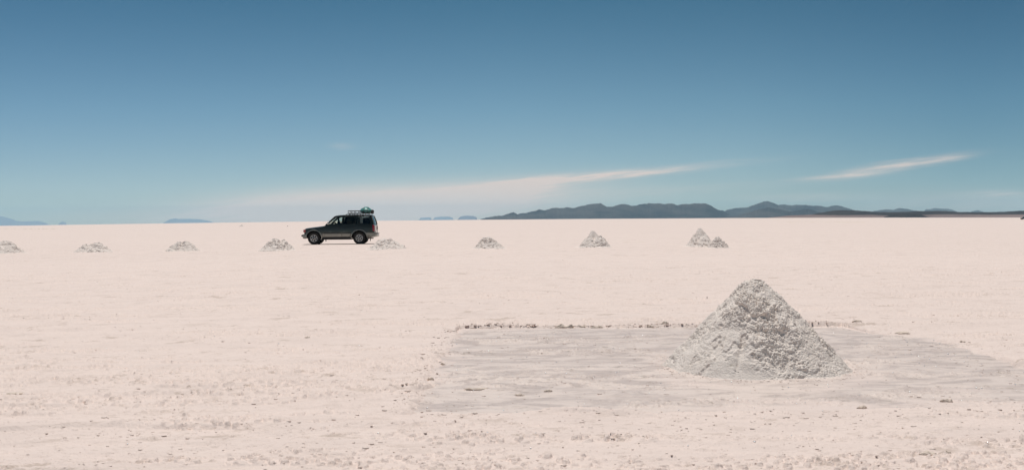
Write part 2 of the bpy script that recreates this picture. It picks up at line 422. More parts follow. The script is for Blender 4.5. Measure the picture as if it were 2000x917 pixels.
def hills(name, prof, D, mat, seed, label, depth=0.12, rough=0.35, nx=420):
    """a real range: the ridge line at distance D, slopes and gullies falling away on both sides"""
    px = np.array([p[0] for p in prof], float); py = np.array([p[1] for p in prof], float)
    xs = np.linspace(px[0], px[-1], nx)
    ytop = np.interp(xs, px, py)
    hr = np.array([hor(x) for x in xs])
    e = (xs - px[0]) / 40
    amp = np.clip((hr - ytop) / 8, 0, 1)
    ytop = ytop - (fbm2(xs / 9.0, xs * 0 + seed, 4, seed, 0.6) - 0.5) * 3.0 * amp * rough * 2.2
    # height above the horizon plane, as metres at D
    elev = (hr - ytop) / F * D + H + 4.4 * (1 - np.clip((xs - 1000) / 1000, -1.3, 1.3) ** 2) / F * D
    base = (-10.0 / F) * D
    Xc = (xs - 1000) / F * D
    nv = 61
    v = np.linspace(-1, 1, nv)
    Vv, Xx = np.meshgrid(v, Xc, indexing='ij')
    El = np.tile(elev, (nv, 1))
    wid = D * depth
    gul = fbm2(Xx / (D * 0.012), Vv * 1.3 + seed, 5, seed + 7, 0.6)
    fall = np.abs(Vv) ** (0.75 + 0.5 * gul)
    hh = El * (1 - fall)
    hh = hh - (gul - 0.4) * El * 0.5 * np.clip(np.abs(Vv) * 4, 0, 1) * (1 - np.abs(Vv))
    Z = np.where(np.abs(Vv) > 0.999, -D * 0.004, hh)
    Z = np.minimum(Z, El)
    # wandering ridge line in plan
    wig = (fbm2(Xx / (D * 0.03), Xx * 0 + seed, 3, seed + 20) - 0.5) * wid * 0.5
    Y = D + Vv * wid * (0.5 + 0.5 * np.clip(El / (15 / F * D), 0.1, 1)) + wig
    Y = np.maximum(Y, 7150)
    X = Xx * (1 + 0 * Y)
    # keep the ridge on its compass line when it wanders in depth
    X = Xx * Y / D; Zs = np.where(Z > 0, H + (Z - H) * 1.0, Z)
    ridge = np.clip(1 - np.abs(Vv) * 2, 0, 1)
    Zs = Zs * (1 + ridge * (Y / D - 1))
    me = grid_mesh(name, np.stack([X, Y, Zs], -1), mat)
    o = add(name, me); tag(o, label, kind='structure')
    return o

M_PALE = hill_mat('haze_tinted_rock', (0.20, 0.25, 0.32), (0.24, 0.28, 0.34), 0.0016)  # pale blue distance haze mixed into the rock colour
hills('hills', [(938, 428), (950, 424.5), (975, 421.5), (1000, 415.5), (1003, 414), (1012, 418), (1035, 414), (1055, 409), (1062, 409.5), (1080, 406.5), (1105, 405), (1122, 405), (1140, 401), (1160, 397), (1174, 396.5), (1186, 404), (1198, 403.5), (1210, 400), (1222, 397.5), (1234, 402), (1250, 400), (1270, 396), (1282, 397), (1300, 398), (1312, 397.5), (1322, 400), (1340, 397.5), (1380, 397), (1392, 403), (1405, 410), (1418, 413), (1435, 426)],
      20000, M_HILL, 11, 'slate blue mountain range with a row of rounded peaks, centre right', rough=0.6)
hills('hills', [(1385, 426), (1402, 415), (1413, 412), (1425, 409), (1445, 406), (1462, 404.5), (1478, 399), (1492, 394), (1500, 392), (1512, 396), (1520, 399), (1545, 400), (1562, 399.5), (1580, 401.5), (1600, 402.5), (1618, 403.5), (1632, 401.5), (1644, 402), (1658, 406), (1666, 410.5), (1690, 412), (1720, 425)],
      26000, M_HILL, 23, 'blue grey mountains with one pointed peak, right of centre', rough=0.55)
hills('hills', [(1400, 426), (1440, 421), (1470, 412), (1500, 405), (1520, 408), (1545, 413), (1565, 409), (1580, 408), (1600, 414), (1640, 424)],
      17500, M_HILL, 31, 'darker shoulder of hills below the pointed peak')
hills('hills', [(1690, 425), (1706, 411.5), (1728, 409), (1745, 409), (1756, 406.5), (1770, 407.5), (1785, 410), (1800, 413), (1830, 425)],
      29000, M_HILL, 37, 'small pale blue hill behind the long dark slope')
hills('hills', [(1795, 425), (1808, 409), (1825, 406), (1845, 407), (1858, 409), (1868, 412), (1890, 425)],
      37000, M_HILL, 41, 'faint rounded hill near the right edge')
hills('hills', [(1890, 425), (1898, 412.5), (1912, 410.8), (1920, 413), (1935, 425)], 37000, M_HILL, 43, 'tiny faint blue hill near the right edge')
hills('hills', [(1560, 425), (1600, 415.5), (1625, 411.5), (1650, 410), (1680, 411.5), (1710, 413.5), (1745, 414), (1775, 413), (1795, 412.2), (1830, 411.5), (1850, 412), (1870, 413.5), (1910, 414), (1960, 413.3), (1990, 411.5), (2030, 409), (2080, 408), (2200, 412), (2300, 424)],
      9000, M_LOW, 53, 'long low dark brown slope along the right of the horizon', rough=0.15)
hills('gravel_fan', [(1500, 425), (1540, 420.5), (1580, 419), (1640, 420), (1700, 419), (1740, 421), (1775, 422.5), (1800, 419), (1850, 418), (1920, 418.5), (2000, 418.5), (2100, 419), (2250, 424)],
      7900, M_FAN, 59, 'pale pinkish gravel slope at the foot of the dark hills', depth=0.08, rough=0.12)
hills('hills', [(1720, 425), (1745, 418.5), (1775, 416.5), (1800, 419), (1812, 423.5), (1820, 425)], 7500, M_LOW, 61, 'dark tongue of rock reaching down to the salt', depth=0.03, rough=0.1)
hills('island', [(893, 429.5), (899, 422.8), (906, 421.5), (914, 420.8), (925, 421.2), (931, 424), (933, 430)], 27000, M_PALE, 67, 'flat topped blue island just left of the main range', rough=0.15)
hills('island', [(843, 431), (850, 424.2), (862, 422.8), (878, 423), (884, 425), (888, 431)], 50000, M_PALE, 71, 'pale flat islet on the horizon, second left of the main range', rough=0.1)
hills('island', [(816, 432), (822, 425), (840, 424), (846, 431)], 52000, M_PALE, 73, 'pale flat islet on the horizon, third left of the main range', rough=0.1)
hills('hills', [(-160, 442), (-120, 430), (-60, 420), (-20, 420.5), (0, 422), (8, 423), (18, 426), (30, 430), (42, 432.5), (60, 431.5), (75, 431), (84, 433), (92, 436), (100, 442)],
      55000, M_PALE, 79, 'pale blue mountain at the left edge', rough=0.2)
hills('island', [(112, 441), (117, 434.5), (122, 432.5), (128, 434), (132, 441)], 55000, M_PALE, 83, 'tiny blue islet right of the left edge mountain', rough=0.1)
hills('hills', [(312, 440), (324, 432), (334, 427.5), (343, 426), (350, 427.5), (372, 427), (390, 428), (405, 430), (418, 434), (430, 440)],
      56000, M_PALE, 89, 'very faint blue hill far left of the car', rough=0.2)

# haze
def haze():
    bm = bmesh.new(); bmesh.ops.create_cube(bm, size=1.0)
    zb, zt = -330.0, 900.0
    for v in bm.verts:
        v.co = Vector((v.co.x * 122000, v.co.y * 122000, zb if v.co.z < 0 else zt))
    me = bpy.data.meshes.new('haze'); bm.to_mesh(me); bm.free()
    m = bpy.data.materials.new('haze'); m.use_nodes = True; nt = m.node_tree
    nt.nodes.remove(nt.nodes['Principled BSDF'])
    pv = nt.nodes.new('ShaderNodeVolumePrincipled'); pv.inputs['Color'].default_value = (0.50, 0.80, 0.98, 1)
    pv.inputs['Density'].default_value = 1.55e-5; pv.inputs['Anisotropy'].default_value = 0.0
    nt.links.new(pv.outputs[0], nt.nodes['Material Output'].inputs['Volume'])
    me.materials.append(m)
    o = add('haze', me); tag(o, 'thin pale blue air that fades the far hills', kind='stuff')
haze()

# ------------------------------------------------------------------ salt piles
def pile(name, cx, cy, R, cones, rings, segs, seed, mat, lumps, base_z, rag=0.10, smooth_side=None, coarse=0.0, clods=None, rills=0.0):
    """cones: (dx, dy, radius, height, bluntness). lumps: (cell size, height) of the clods"""
    th = np.linspace(0, 2 * math.pi, segs, endpoint=False)
    rr = np.linspace(0.0, 1.0, rings) ** 0.9; rr[0] = 0.002
    T, Q = np.meshgrid(th, rr)
    edge = 1 + (fbm2(np.cos(T) * 1.6 + 5, np.sin(T) * 1.6 + 5, 4, seed) - 0.5) * 2 * rag
    X, Y = np.cos(T) * Q * R * 1.14 * edge, np.sin(T) * Q * R * 1.14 * edge
    hmap = np.full(X.shape, -0.05)
    for dx, dy, cr, ch, blunt in cones:
        ex, ey = X - dx, Y - dy
        a = np.arctan2(ey, ex)
        d = np.sqrt(ex * ex + ey * ey) / cr
        d = d * (1 + (fbm2(np.cos(a) * 1.7 + 9, np.sin(a) * 1.7 + dx * 3, 3, seed + 3) - 0.5) * 0.30)
        d2 = np.sqrt(d * d + blunt * blunt) - blunt
        hc = ch * (1 - d2 / (math.sqrt(1 + blunt * blunt) - blunt))
        hc = hc - ch * 0.015 * np.sin(np.clip(d, 0, 1) * math.pi)
        hmap = np.maximum(hmap, hc)
    edge_f = sstep(1.0, 0.93, Q)
    lo = np.minimum(hmap, 0)
    hmap = np.where(hmap < 0.03, 0.03 * np.exp((hmap - 0.03) / 0.05), hmap)
    hmap = hmap * edge_f
    Hm = max(c[3] for c in cones)
    Z = hmap
    # slumps and channels
    s1 = fbm3(X * 3.0 / R, Y * 3.0 / R, Z * 3.0 / R, 4, seed + 11)
    Z = Z + (s1 - 0.5) * 0.13 * R * edge_f * np.clip(Z / (0.2 * Hm), 0, 1)
    rill = fbm2(T * 0 + np.cos(T) * 7, np.sin(T) * 7 + Q * 0.8, 4, seed + 12, 0.6)      # slide channels running down the slope
    Z = Z - rills * R * sstep(0.48, 0.68, rill) * edge_f * sstep(0.12, 0.4, Q) * np.clip(Z / (0.15 * Hm), 0, 1)
    # outward normal of a rough cone
    rl = np.sqrt(X * X + Y * Y) + 1e-6
    nx, ny, nz = X / rl * 0.68, Y / rl * 0.68, np.full(X.shape, 0.73)
    sm = 1.0
    if smooth_side is not None:
        ax, amt = smooth_side
        dv = (X * math.cos(ax) + Y * math.sin(ax)) / R
        sm = 1 - amt * sstep(0.25, 0.6, dv + (fbm2(X * 3, Y * 3, 2, seed + 50) - 0.5) * 0.3)
    top = 0.45 + 0.85 * np.clip(Z / Hm, 0, 1)
    disp = 0
    for i, (cell, amp) in enumerate(lumps):
        b = bumps3(X / cell, Y / cell, Z / cell, seed + 31 * i)
        pres = sstep(0.30, 0.62, fbm3(X / (cell * 4), Y / (cell * 4), Z / (cell * 4), 3, seed + 77 + i))
        disp = disp + (b ** 0.8 - 0.25) * amp * (0.35 + 0.9 * pres)
    if clods:      # bigger clods that rolled and stuck, mostly high up
        cell, amp, keep = clods
        b = bumps3(X / cell, Y / cell, Z / cell, seed + 300)
        pk = sstep(keep, keep + 0.08, vn3(X / (cell * 1.6), Y / (cell * 1.6), Z / (cell * 1.6), seed + 310) + 0.12 * np.clip(Z / Hm, 0, 1))
        disp = disp + b ** 0.6 * amp * pk
    zone = fbm3(X * 2.6 / R, Y * 2.6 / R, Z * 2.6 / R, 3, seed + 400)
    disp = disp * (0.50 + 0.9 * sstep(0.36, 0.62, zone))
    disp = disp * sm * top * (0.25 + 0.75 * edge_f)
    if coarse:
        hol = fbm3(X * 9 / R, Y * 9 / R, Z * 9 / R, 4, seed + 200, 0.55)
        disp = disp - coarse * sstep(0.56, 0.70, hol)
    X2, Y2, Z2 = X + nx * disp, Y + ny * disp, Z + nz * disp * (0.3 + 0.7 * edge_f)
    Z2 = np.where(Q > 0.995, -0.06, Z2)
    me = grid_mesh(name, np.stack([X2, Y2, Z2], -1), mat, closed_u=True)
    o = add(name, me, loc=(cx, cy, base_z))
    return o

PY = 10.95 + 0.20
bx = (1481 - 1000) / F * PY
big = pile('salt_pile', bx, PY, 0.96, [(-0.05, -0.03, 0.91, 0.905, 0.18), (0.02, -0.04, 0.80, 0.83, 0.15), (0.17, -0.20, 0.56, 0.44, 0.3)],
           360, 1400, 7, M_PILE, [(0.075, 0.012), (0.032, 0.012), (0.015, 0.011)], -0.022, rag=0.05,
           smooth_side=(math.radians(200), 0.6), coarse=0.014, clods=(0.075, 0.018, 0.64), rills=0.016)
tag(big, 'big rough cone of damp white salt standing in the greyish scraped square', 'salt pile', 'raked piles of salt')

def small_pile(xc, ybase, ytop, wpx, cones, seed, label, lumpk=1.0):
    x, d = gpos(xc, ybase)
    R = wpx / 2 / F * (d + 0.8) * 1.04
    d += R * 0.85
    x = (xc - 1000) / F * d
    Hh = (ybase - ytop) / F * d + 0.02
    cs = [(a * R, b * R, c * R, e * Hh, f) for a, b, c, e, f in cones]
    o = pile('salt_pile', x, d, R, cs, 150, 460, seed, M_PILE2, [(0.25 * lumpk, 0.055), (0.11, 0.03), (0.055, 0.014)], gh(x, d) - 0.01, rag=0.12, coarse=0.03)
    return tag(o, label, 'salt pile', 'raked piles of salt')
small_pile(10, 496, 472, 74, [(0, 0, .95, .95, .25), (0.35, -0.2, .62, .88, .15), (-.4, .1, .6, .75, .2)], 101, 'low salt pile cut off by the left edge of the photo')
small_pile(182, 493.5, 474, 72, [(0.18, 0, .85, .98, .2), (-.30, -.1, .75, .72, .2)], 113, 'low salt pile second from the left, sloping down to its left')
small_pile(358, 491.5, 472, 64, [(-.15, 0, .9, .92, .25), (0.2, -0.05, .8, .97, .18)], 127, 'flat topped salt pile with a dark lump, third from the left')
small_pile(540, 490, 469, 62, [(-.10, -.1, .85, 1.0, .2), (0.3, .25, .75, .88, .2)], 131, 'salt pile just in front of and left of the car')
small_pile(756, 488, 466, 76, [(-.12, 0, .88, .98, .25), (0.12, -.15, .85, .9, .2)], 149, 'broad salt pile behind the rear bumper of the car')
small_pile(953, 486.5, 464.5, 60, [(0.02, 0, .98, 1.0, .28)], 151, 'single smooth salt pile right of the car, standing alone')
small_pile(1159, 484.5, 453, 66, [(0.0, 0.35, .62, 1.0, .18), (-.22, -.15, .72, .66, .15), (0.28, -.15, .70, .68, .2)], 163, 'two tier salt pile, a narrow top above two front heaps')
small_pile(1374, 482.5, 449.5, 66, [(-.12, .3, .85, 1.0, .12), (0.0, -.3, .62, .60, .25)], 173, 'tallest of the far salt piles, with a pointed top')
small_pile(1403, 484, 462.5, 42, [(-.1, 0, .95, 1.0, .15), (.35, -.1, .6, .6, .2)], 181, 'lower heap of dark clods against the right side of the pointed pile')
small_pile(471, 442, 438.8, 10, [(.25, 0, .8, 1.0, .2), (-.3, 0, .6, .6, .2)], 191, 'tiny far mound near the horizon, left of the car')
small_pile(562, 442.3, 440.6, 4.5, [(0, 0, .9, 1.0, .2)], 193, 'tiniest far mound near the horizon, just ahead of the car')

# low banks of salt seen as thin lines far out
def bank(x0, x1, y, h, seed, label, w=0.9):
    (ax, ay), (bx_, by) = gpos(x0, y), gpos(x1, y)
    n = max(60, int(abs(bx_ - ax) / 0.12)); n = min(n, 600)
    t = np.linspace(0, 1, n); u = np.linspace(-1, 1, 17)
    Tt, Uu = np.meshgrid(t, u, indexing='ij')
    X = ax + (bx_ - ax) * Tt; Y = ay + (by - ay) * Tt + Uu * w + (fbm2(Tt * 9, Tt * 0, 3, seed) - .5) * w
    prof = np.clip(1 - np.abs(Uu), 0, 1) ** 0.7
    br = sstep(0.30, 0.6, fbm2(X * 0.8, Y * 0 + 3, 4, seed + 5, 0.65))
    endf = sstep(0, .05, Tt) * sstep(1, .95, Tt)
    Z = prof * h * (0.15 + br) * endf * (0.7 + 0.6 * fbm2(X * 4, Y * 4, 3, seed + 9)) - 0.03
    Zb = bow(X, Y) + (fbm2(X * 0.35, Y * 0.35, 3, 1) - 0.5) * 0.05
    me = grid_mesh('salt_bank', np.stack([X - X.mean(), Y - Y.mean(), Z + Zb], -1), M_CLOD)
    o = add('salt_bank', me, loc=(float(X.mean()), float(Y.mean()), 0))
    return tag(o, label, 'salt bank', 'low banks of dug salt')
bank(-60, 129, 447.6, 0.20, 3, 'thin brown bank of salt far off at the left edge')
bank(1533, 1697, 434.3, 0.17, 5, 'thin brown bank of salt far off below the dark slope')
bank(1192, 1345, 473.2, 0.05, 9, 'thin broken rim of salt between the two tiered pile and the pointed pile', w=0.35)
bank(1420, 1492, 473.2, 0.045, 13, 'faint broken rim of salt right of the pointed pile', w=0.35)
bank(1062, 1130, 474.0, 0.03, 15, 'faint rim of salt leading to the two tiered pile from the left', w=0.3)
bank(785, 925, 482.5, 0.025, 17, 'faint rim of salt between the pile behind the car and the single smooth pile', w=0.3)

# clods and crumbs
rng = np.random.default_rng(5)
def ico(sub):
    bm = bmesh.new(); bmesh.ops.create_icosphere(bm, subdivisions=sub, radius=1.0)
    v = np.array([x.co[:] for x in bm.verts]); f = np.array([[q.index for q in p.verts] for p in bm.faces], dtype=np.int32); bm.free()
    return v, f
ICO1, ICO3 = ico(1), ico(4)
def tri_mesh(name, V, Fc, mat, smooth=False):
    me = bpy.data.meshes.new(name)
    me.vertices.add(len(V)); me.vertices.foreach_set('co', V.reshape(-1).astype(np.float32))
    me.loops.add(len(Fc) * 3); me.loops.foreach_set('vertex_index', Fc.reshape(-1).astype(np.int32))
    me.polygons.add(len(Fc)); me.polygons.foreach_set('loop_start', np.arange(0, len(Fc) * 3, 3, dtype=np.int32))
    me.update(calc_edges=True); me.validate()
    if smooth: me.polygons.foreach_set('use_smooth', np.ones(len(Fc), dtype=bool))
    me.materials.append(mat); return me

def crumbs():
    pts = []
    def put(n, fx):
        for _ in range(n):
            x, y, s = fx(); pts.append((x, y, s))
    r = rng.random
    def sz(a=0.006, b=0.022): return 0.6 * (a + (b - a) * r() ** 4)
    put(420, lambda: (PX0 - 0.08 + rng.normal() * 0.08, PY0 + r() * (PY1 - PY0), sz(0.006, 0.03)))
    put(520, lambda: (PX0 + r() * 5.2, PY1 + 0.05 + rng.normal() * 0.06, sz(0.008, 0.034)))
    put(420, lambda: (PX0 + r() * 6.0, PY0 - 0.05 + rng.normal() * 0.12, sz(0.005, 0.02)))
    put(180, lambda: (4.7 + rng.normal() * 0.2, PY0 + r() * 6, sz(0.005, 0.02)))
    def ring():
        a = r() * 2 * math.pi; q = 0.93 + abs(rng.normal()) * 0.12
        return bx + math.cos(a) * q, PY + math.sin(a) * q, sz(0.004, 0.016)
    put(900, ring)
    put(500, lambda: (PX0 + 0.2 + r() * 5.7, PY0 + 0.2 + r() * 6.4, sz(0.004, 0.016)))
    def cluster(k):
        out = []
        for _ in range(k):
            v = 250 * r() ** 0.9 + 42
            d = H * F * 0.512 / v * 1.0
            cx, cy = (r() * 2 - 1) * 0.52 * d, d
            L = 0.3 + r() * 1.6
            for _ in range(int(4 + r() * 14)):
                out.append((cx + rng.normal() * L * 0.5, cy + rng.normal() * 0.06 + rng.normal() * 0.05 * L, sz(0.004, 0.018) * (1 + d / 60)))
        return out
    pts.extend(cluster(420))
    for _ in range(3400):
        v = 262 * r() ** 0.8 + 30; d = H * F * 0.512 / v
        pts.append(((r() * 2 - 1) * 0.52 * d, d, sz(0.004, 0.014) * (1 + d / 50)))
    P = np.array(pts)
    Vb, Fb = ICO1
    n = len(P)
    ins = pan_mask(P[:, 0], P[:, 1]) > 0.02
    gz = np.where(ins, pan_z(P[:, 0], P[:, 1]), ground_h(P[:, 0], P[:, 1])) + bow(P[:, 0], P[:, 1])
    jit = 0.65 + 0.7 * rng.random((n, len(Vb)))
    sc = P[:, 2:3] * np.array([1.5, 1.2, 0.5])[None] * (0.5 + 1.1 * rng.random((n, 3)) ** 1.7)
    V = Vb[None] * jit[..., None] * sc[:, None]
    V[..., 0] += P[:, 0:1]; V[..., 1] += P[:, 1:2]; V[..., 2] += (gz + P[:, 2] * 0.10)[:, None]
    Fc = (Fb[None] + (np.arange(n) * len(Vb))[:, None, None]).reshape(-1, 3)
    o = add('salt_crumbs', tri_mesh('salt_crumbs', V.reshape(-1, 3), Fc, M_CRUMB))
    tag(o, 'loose crumbs of broken salt crust strewn over the flat', 'salt crumbs', kind='stuff')
crumbs()
def crystals():
    m, nt, b = new_mat('clean_salt_crystal')
    b.inputs['Base Color'].default_value = (0.95, 0.95, 0.95, 1); b.inputs['Metallic'].default_value = 0.7; b.inputs['Roughness'].default_value = 0.28
    r = rng.random; n = 420
    P = np.stack([PX0 + r(n) * 6.0, PY0 + r(n) * 6.9], -1)
    k = n // 3; P[:k, 0] = (r(k) * 2 - 1) * 6; P[:k, 1] = 7 + r(k) ** 1.5 * 12
    ins = pan_mask(P[:, 0], P[:, 1]) > 0.02
    gz = np.where(ins, pan_z(P[:, 0], P[:, 1]), ground_h(P[:, 0], P[:, 1])) + bow(P[:, 0], P[:, 1])
    Vb = np.array([[1, 0, 0], [-1, 0, 0], [0, 1, 0], [0, -1, 0], [0, 0, 1], [0, 0, -1]], float)
    Fb = np.array([[0, 2, 4], [2, 1, 4], [1, 3, 4], [3, 0, 4], [2, 0, 5], [1, 2, 5], [3, 1, 5], [0, 3, 5]])
    V = Vb[None] * (0.003 + 0.006 * r((n, 1, 1)) ** 2) * (0.7 + 0.6 * r((n, 6, 1)))
    a = r(n) * 6.28; t = (r(n) - 0.5) * 1.6
    x, y, z = V[..., 0] * np.cos(a)[:, None] - V[..., 1] * np.sin(a)[:, None], V[..., 0] * np.sin(a)[:, None] + V[..., 1] * np.cos(a)[:, None], V[..., 2]
    y, z = y * np.cos(t)[:, None] - z * np.sin(t)[:, None], y * np.sin(t)[:, None] + z * np.cos(t)[:, None]
    V = np.stack([x + P[:, 0:1], y + P[:, 1:2], z + gz[:, None] + 0.003], -1)
    Fc = (Fb[None] + (np.arange(n) * 6)[:, None, None]).reshape(-1, 3)
    tag(add('salt_crystals', tri_mesh('salt_crystals', V.reshape(-1, 3), Fc, m)), 'glinting clean salt crystals scattered in and round the scraped square', 'salt crystals', kind='stuff')
crystals()

def clod(x, y, wpx, hpx, seed, label, dep=0.6):
    X, D = gpos(x, y)
    w, h = wpx / F * D / 2, hpx / F * D
    V, Fc = ICO3; V = V.copy()
    n = fbm3(V[:, 0] * 2.2 + seed, V[:, 1] * 2.2, V[:, 2] * 2.2, 4, seed, 0.6)
    ln = fbm3(V[:, 0] * 5 + seed, V[:, 1] * 5, V[:, 2] * 5, 3, seed + 9)
    V *= (0.55 + 0.75 * n + 0.35 * (ln - .5))[:, None]
    # knobbly along its length
    V[:, 2] *= 0.55 + 0.9 * vn2(V[:, 0] * 3.2 + seed, V[:, 0] * 0, seed + 4)
    V *= np.array([w, min(w * dep, 0.16), h * 0.95])
    inside = bool(pan_mask(np.array([X]), np.array([D]))[0] > 0.02)
    z = (float(pan_z(np.array([X]), np.array([D]))[0]) + float(bow(np.array([X]), np.array([D]))[0])) if inside else gh(X, D)
    o = add('salt_clod', tri_mesh('salt_clod', V, Fc, M_CLOD, True), loc=(X, D + 0.03, z + h * 0.12))
    tag(o, label, 'salt clod', 'clods of brownish salt crust')
clod(1102, 637, 38, 6, 3, 'longest brown clod on the far rim of the scraped square', .35)
clod(1136, 636, 22, 5, 5, 'short brown clod touching the right end of the longest rim clod', .4)
clod(1165, 637, 24, 4, 7, 'thin clod in the middle of the far rim of the square', .3)
clod(1297, 634, 16, 5, 11, 'knobbly clod on the far rim just left of the big pile', .5)
clod(1270, 636, 14, 4, 13, 'small flat clod left of the knobbly rim clod', .4)
clod(1675, 632, 20, 4, 17, 'clod on the far rim right of the big pile', .4)
clod(930, 760, 54, 5, 19, 'orange brown sliver of crust near the front left corner of the square', .2)
clod(1068, 764, 18, 4, 23, 'small dark clod right of the orange brown sliver', .4)
clod(1012, 771, 20, 4, 29, 'crumbly clod near the front rim of the square', .5)
clod(1685, 797, 22, 5, 37, 'clod on the front rim below the big pile', .5)
clod(1851, 783, 26, 5, 41, 'flat clod on the front rim towards the right edge', .4)
clod(1815, 895, 36, 6, 43, 'largest clod in the foreground, bottom right', .5)
clod(1850, 894, 20, 5, 47, 'foreground clod right beside the largest one', .5)
clod(1882, 670, 12, 4, 53, 'small brown clod on the right rim of the square', .5)
clod(597, 667, 10, 3.5, 59, 'lone brown clod on the open salt left of the square', .6)
clod(1763, 650, 34, 4, 61, 'pale flat slab lying at the far right corner of the square', .5)
clod(20, 776, 50, 5, 67, 'low clod strip at the left edge of the foreground', .3)
clod(862, 711, 11, 4, 71, 'clod on the left rim of the square', .5)
clod(838, 742, 15, 4, 73, 'bigger clod at the lower end of the left rim', .5)

# ------------------------------------------------------------------ the off-road car
def car_paint(name, col):
    m, nt, b = new_mat(name)
    b.inputs['Metallic'].default_value = 0.35; b.inputs['Roughness'].default_value = 0.38
    b.inputs['Coat Weight'].default_value = 0.6; b.inputs['Coat Roughness'].default_value = 0.08
    t = nt.nodes.new('ShaderNodeTexCoord')
    n = noise_node(nt, t.outputs['Object'], 2.5, 5, 0.6)
    sp_ = nt.nodes.new('ShaderNodeSeparateXYZ'); nt.links.new(t.outputs['Object'], sp_.inputs[0])
    mm = nt.nodes.new('ShaderNodeMath'); mm.operation = 'MULTIPLY_ADD'
    nt.links.new(n, mm.inputs[0]); mm.inputs[1].default_value = 0.9; nt.links.new(mrange(nt, sp_.outputs[2], 0.35, 1.0, 0.45, 0.0), mm.inputs[2])
    dust = mrange(nt, mm.outputs[0], 0.5, 1.15, 0.0, 0.5)     # dried salt splashed up from the wheels
    nt.links.new(mixc(nt, dust, col, (0.36, 0.33, 0.29)), b.inputs['Base Color'])
    return m
C_GREEN = car_paint('dark_green_paint', (0.017, 0.023, 0.018))
C_SILV = car_paint('silver_green_cladding', (0.20, 0.205, 0.18))
C_BLACK = simple('black_plastic', (0.012, 0.012, 0.012), 0.7, var=0.2)
C_UNDER = simple('underbody', (0.02, 0.019, 0.018), 0.8, var=0.3)
C_RUB = simple('tyre_rubber', (0.022, 0.021, 0.020), 0.85, var=0.3)
C_RIM = simple('alloy_rim', (0.42, 0.42, 0.41), 0.35, metal=0.7, var=0.1)
C_CHR = simple('bright_trim', (0.55, 0.55, 0.54), 0.22, metal=0.9)
C_RED = simple('red_lens', (0.32, 0.012, 0.02), 0.15, coat=1.0)
C_ORA = simple('indicator_lens', (0.45, 0.05, 0.04), 0.15, coat=1.0)
C_LAMP = simple('lamp_lens', (0.6, 0.6, 0.58), 0.1, coat=1.0)
C_SEAT = simple('seat_cloth', (0.035, 0.033, 0.032), 0.9, var=0.2)
C_TARP = simple('teal_tarpaulin', (0.04, 0.23, 0.20), 0.42, coat=0.25, var=0.35, scale=5, bump=0.4)
C_ROPE = simple('rope', (0.35, 0.32, 0.26), 0.9)
C_STRIP = simple('pale_strip', (0.80, 0.80, 0.76), 0.9)
def glass(name, tint, gl=0.12):
    m = bpy.data.materials.new(name); m.use_nodes = True; nt = m.node_tree; nt.nodes.clear()
    tr = nt.nodes.new('ShaderNodeBsdfTransparent'); tr.inputs[0].default_value = (*tint, 1)
    g = nt.nodes.new('ShaderNodeBsdfGlossy'); g.inputs['Roughness'].default_value = 0.03; g.inputs['Color'].default_value = (1, 1, 1, 1)
    f = nt.nodes.new('ShaderNodeFresnel'); f.inputs[0].default_value = 1.45
    mx = nt.nodes.new('ShaderNodeMixShader'); o = nt.nodes.new('ShaderNodeOutputMaterial')
    nt.links.new(f.outputs[0], mx.inputs[0]); nt.links.new(tr.outputs[0], mx.inputs[1]); nt.links.new(g.outputs[0], mx.inputs[2]); nt.links.new(mx.outputs[0], o.inputs[0])
    return m
G_CLEAR = glass('clear_glass', (0.86, 0.90, 0.87)); G_DARK = glass('tinted_glass', (0.28, 0.30, 0.29)); G_MID = glass('light_tinted_glass', (0.80, 0.82, 0.80))

XC = 2.39      # side view drawn from the front bumper (x=0) to the rear (x=4.78)
def sidey(x, z):
    w = float(np.interp(z, [0.3, 0.5, 0.70, 0.95, 1.12, 1.27, 1.86], [0.86, 0.91, 0.925, 0.92, 0.905, 0.875, 0.70]))
    if x < 0.7: w *= 1 - 0.13 * ((0.7 - x) / 0.7) ** 2
    if x > 4.3: w *= 1 - 0.06 * ((x - 4.3) / 0.5) ** 2
    return w
def finish(bm, name, mat, parent, smooth=35, bev=0.0):
    bmesh.ops.recalc_face_normals(bm, faces=bm.faces[:])
    me = bpy.data.meshes.new(name); bm.to_mesh(me); bm.free(); me.materials.append(mat)
    for p in me.polygons: p.use_smooth = True
    me.set_sharp_from_angle(angle=math.radians(smooth))
    o = add(name, me, parent)
    if bev:
        md = o.modifiers.new('bevel', 'BEVEL'); md.width = bev; md.segments = 2; md.limit_method = 'ANGLE'; md.angle_limit = math.radians(40)
    return o
def box(bm, x0, x1, y0, y1, z0, z1):
    r = bmesh.ops.create_cube(bm, size=1.0)['verts']
    for v in r:
        v.co = Vector(((x0 + x1) / 2 + v.co.x * (x1 - x0) - XC, (y0 + y1) / 2 + v.co.y * (y1 - y0), (z0 + z1) / 2 + v.co.z * (z1 - z0)))
    return r
def tube(bm, pts, r, seg=8):
    for a, b in zip(pts[:-1], pts[1:]):
        a, b = Vector(a), Vector(b); d = b - a
        q = d.to_track_quat('Z', 'Y').to_matrix().to_4x4(); q.translation = (a + b) / 2
        bmesh.ops.create_cone(bm, cap_ends=True, segments=seg, radius1=r, radius2=r, depth=d.length + r * 0.6, matrix=q)
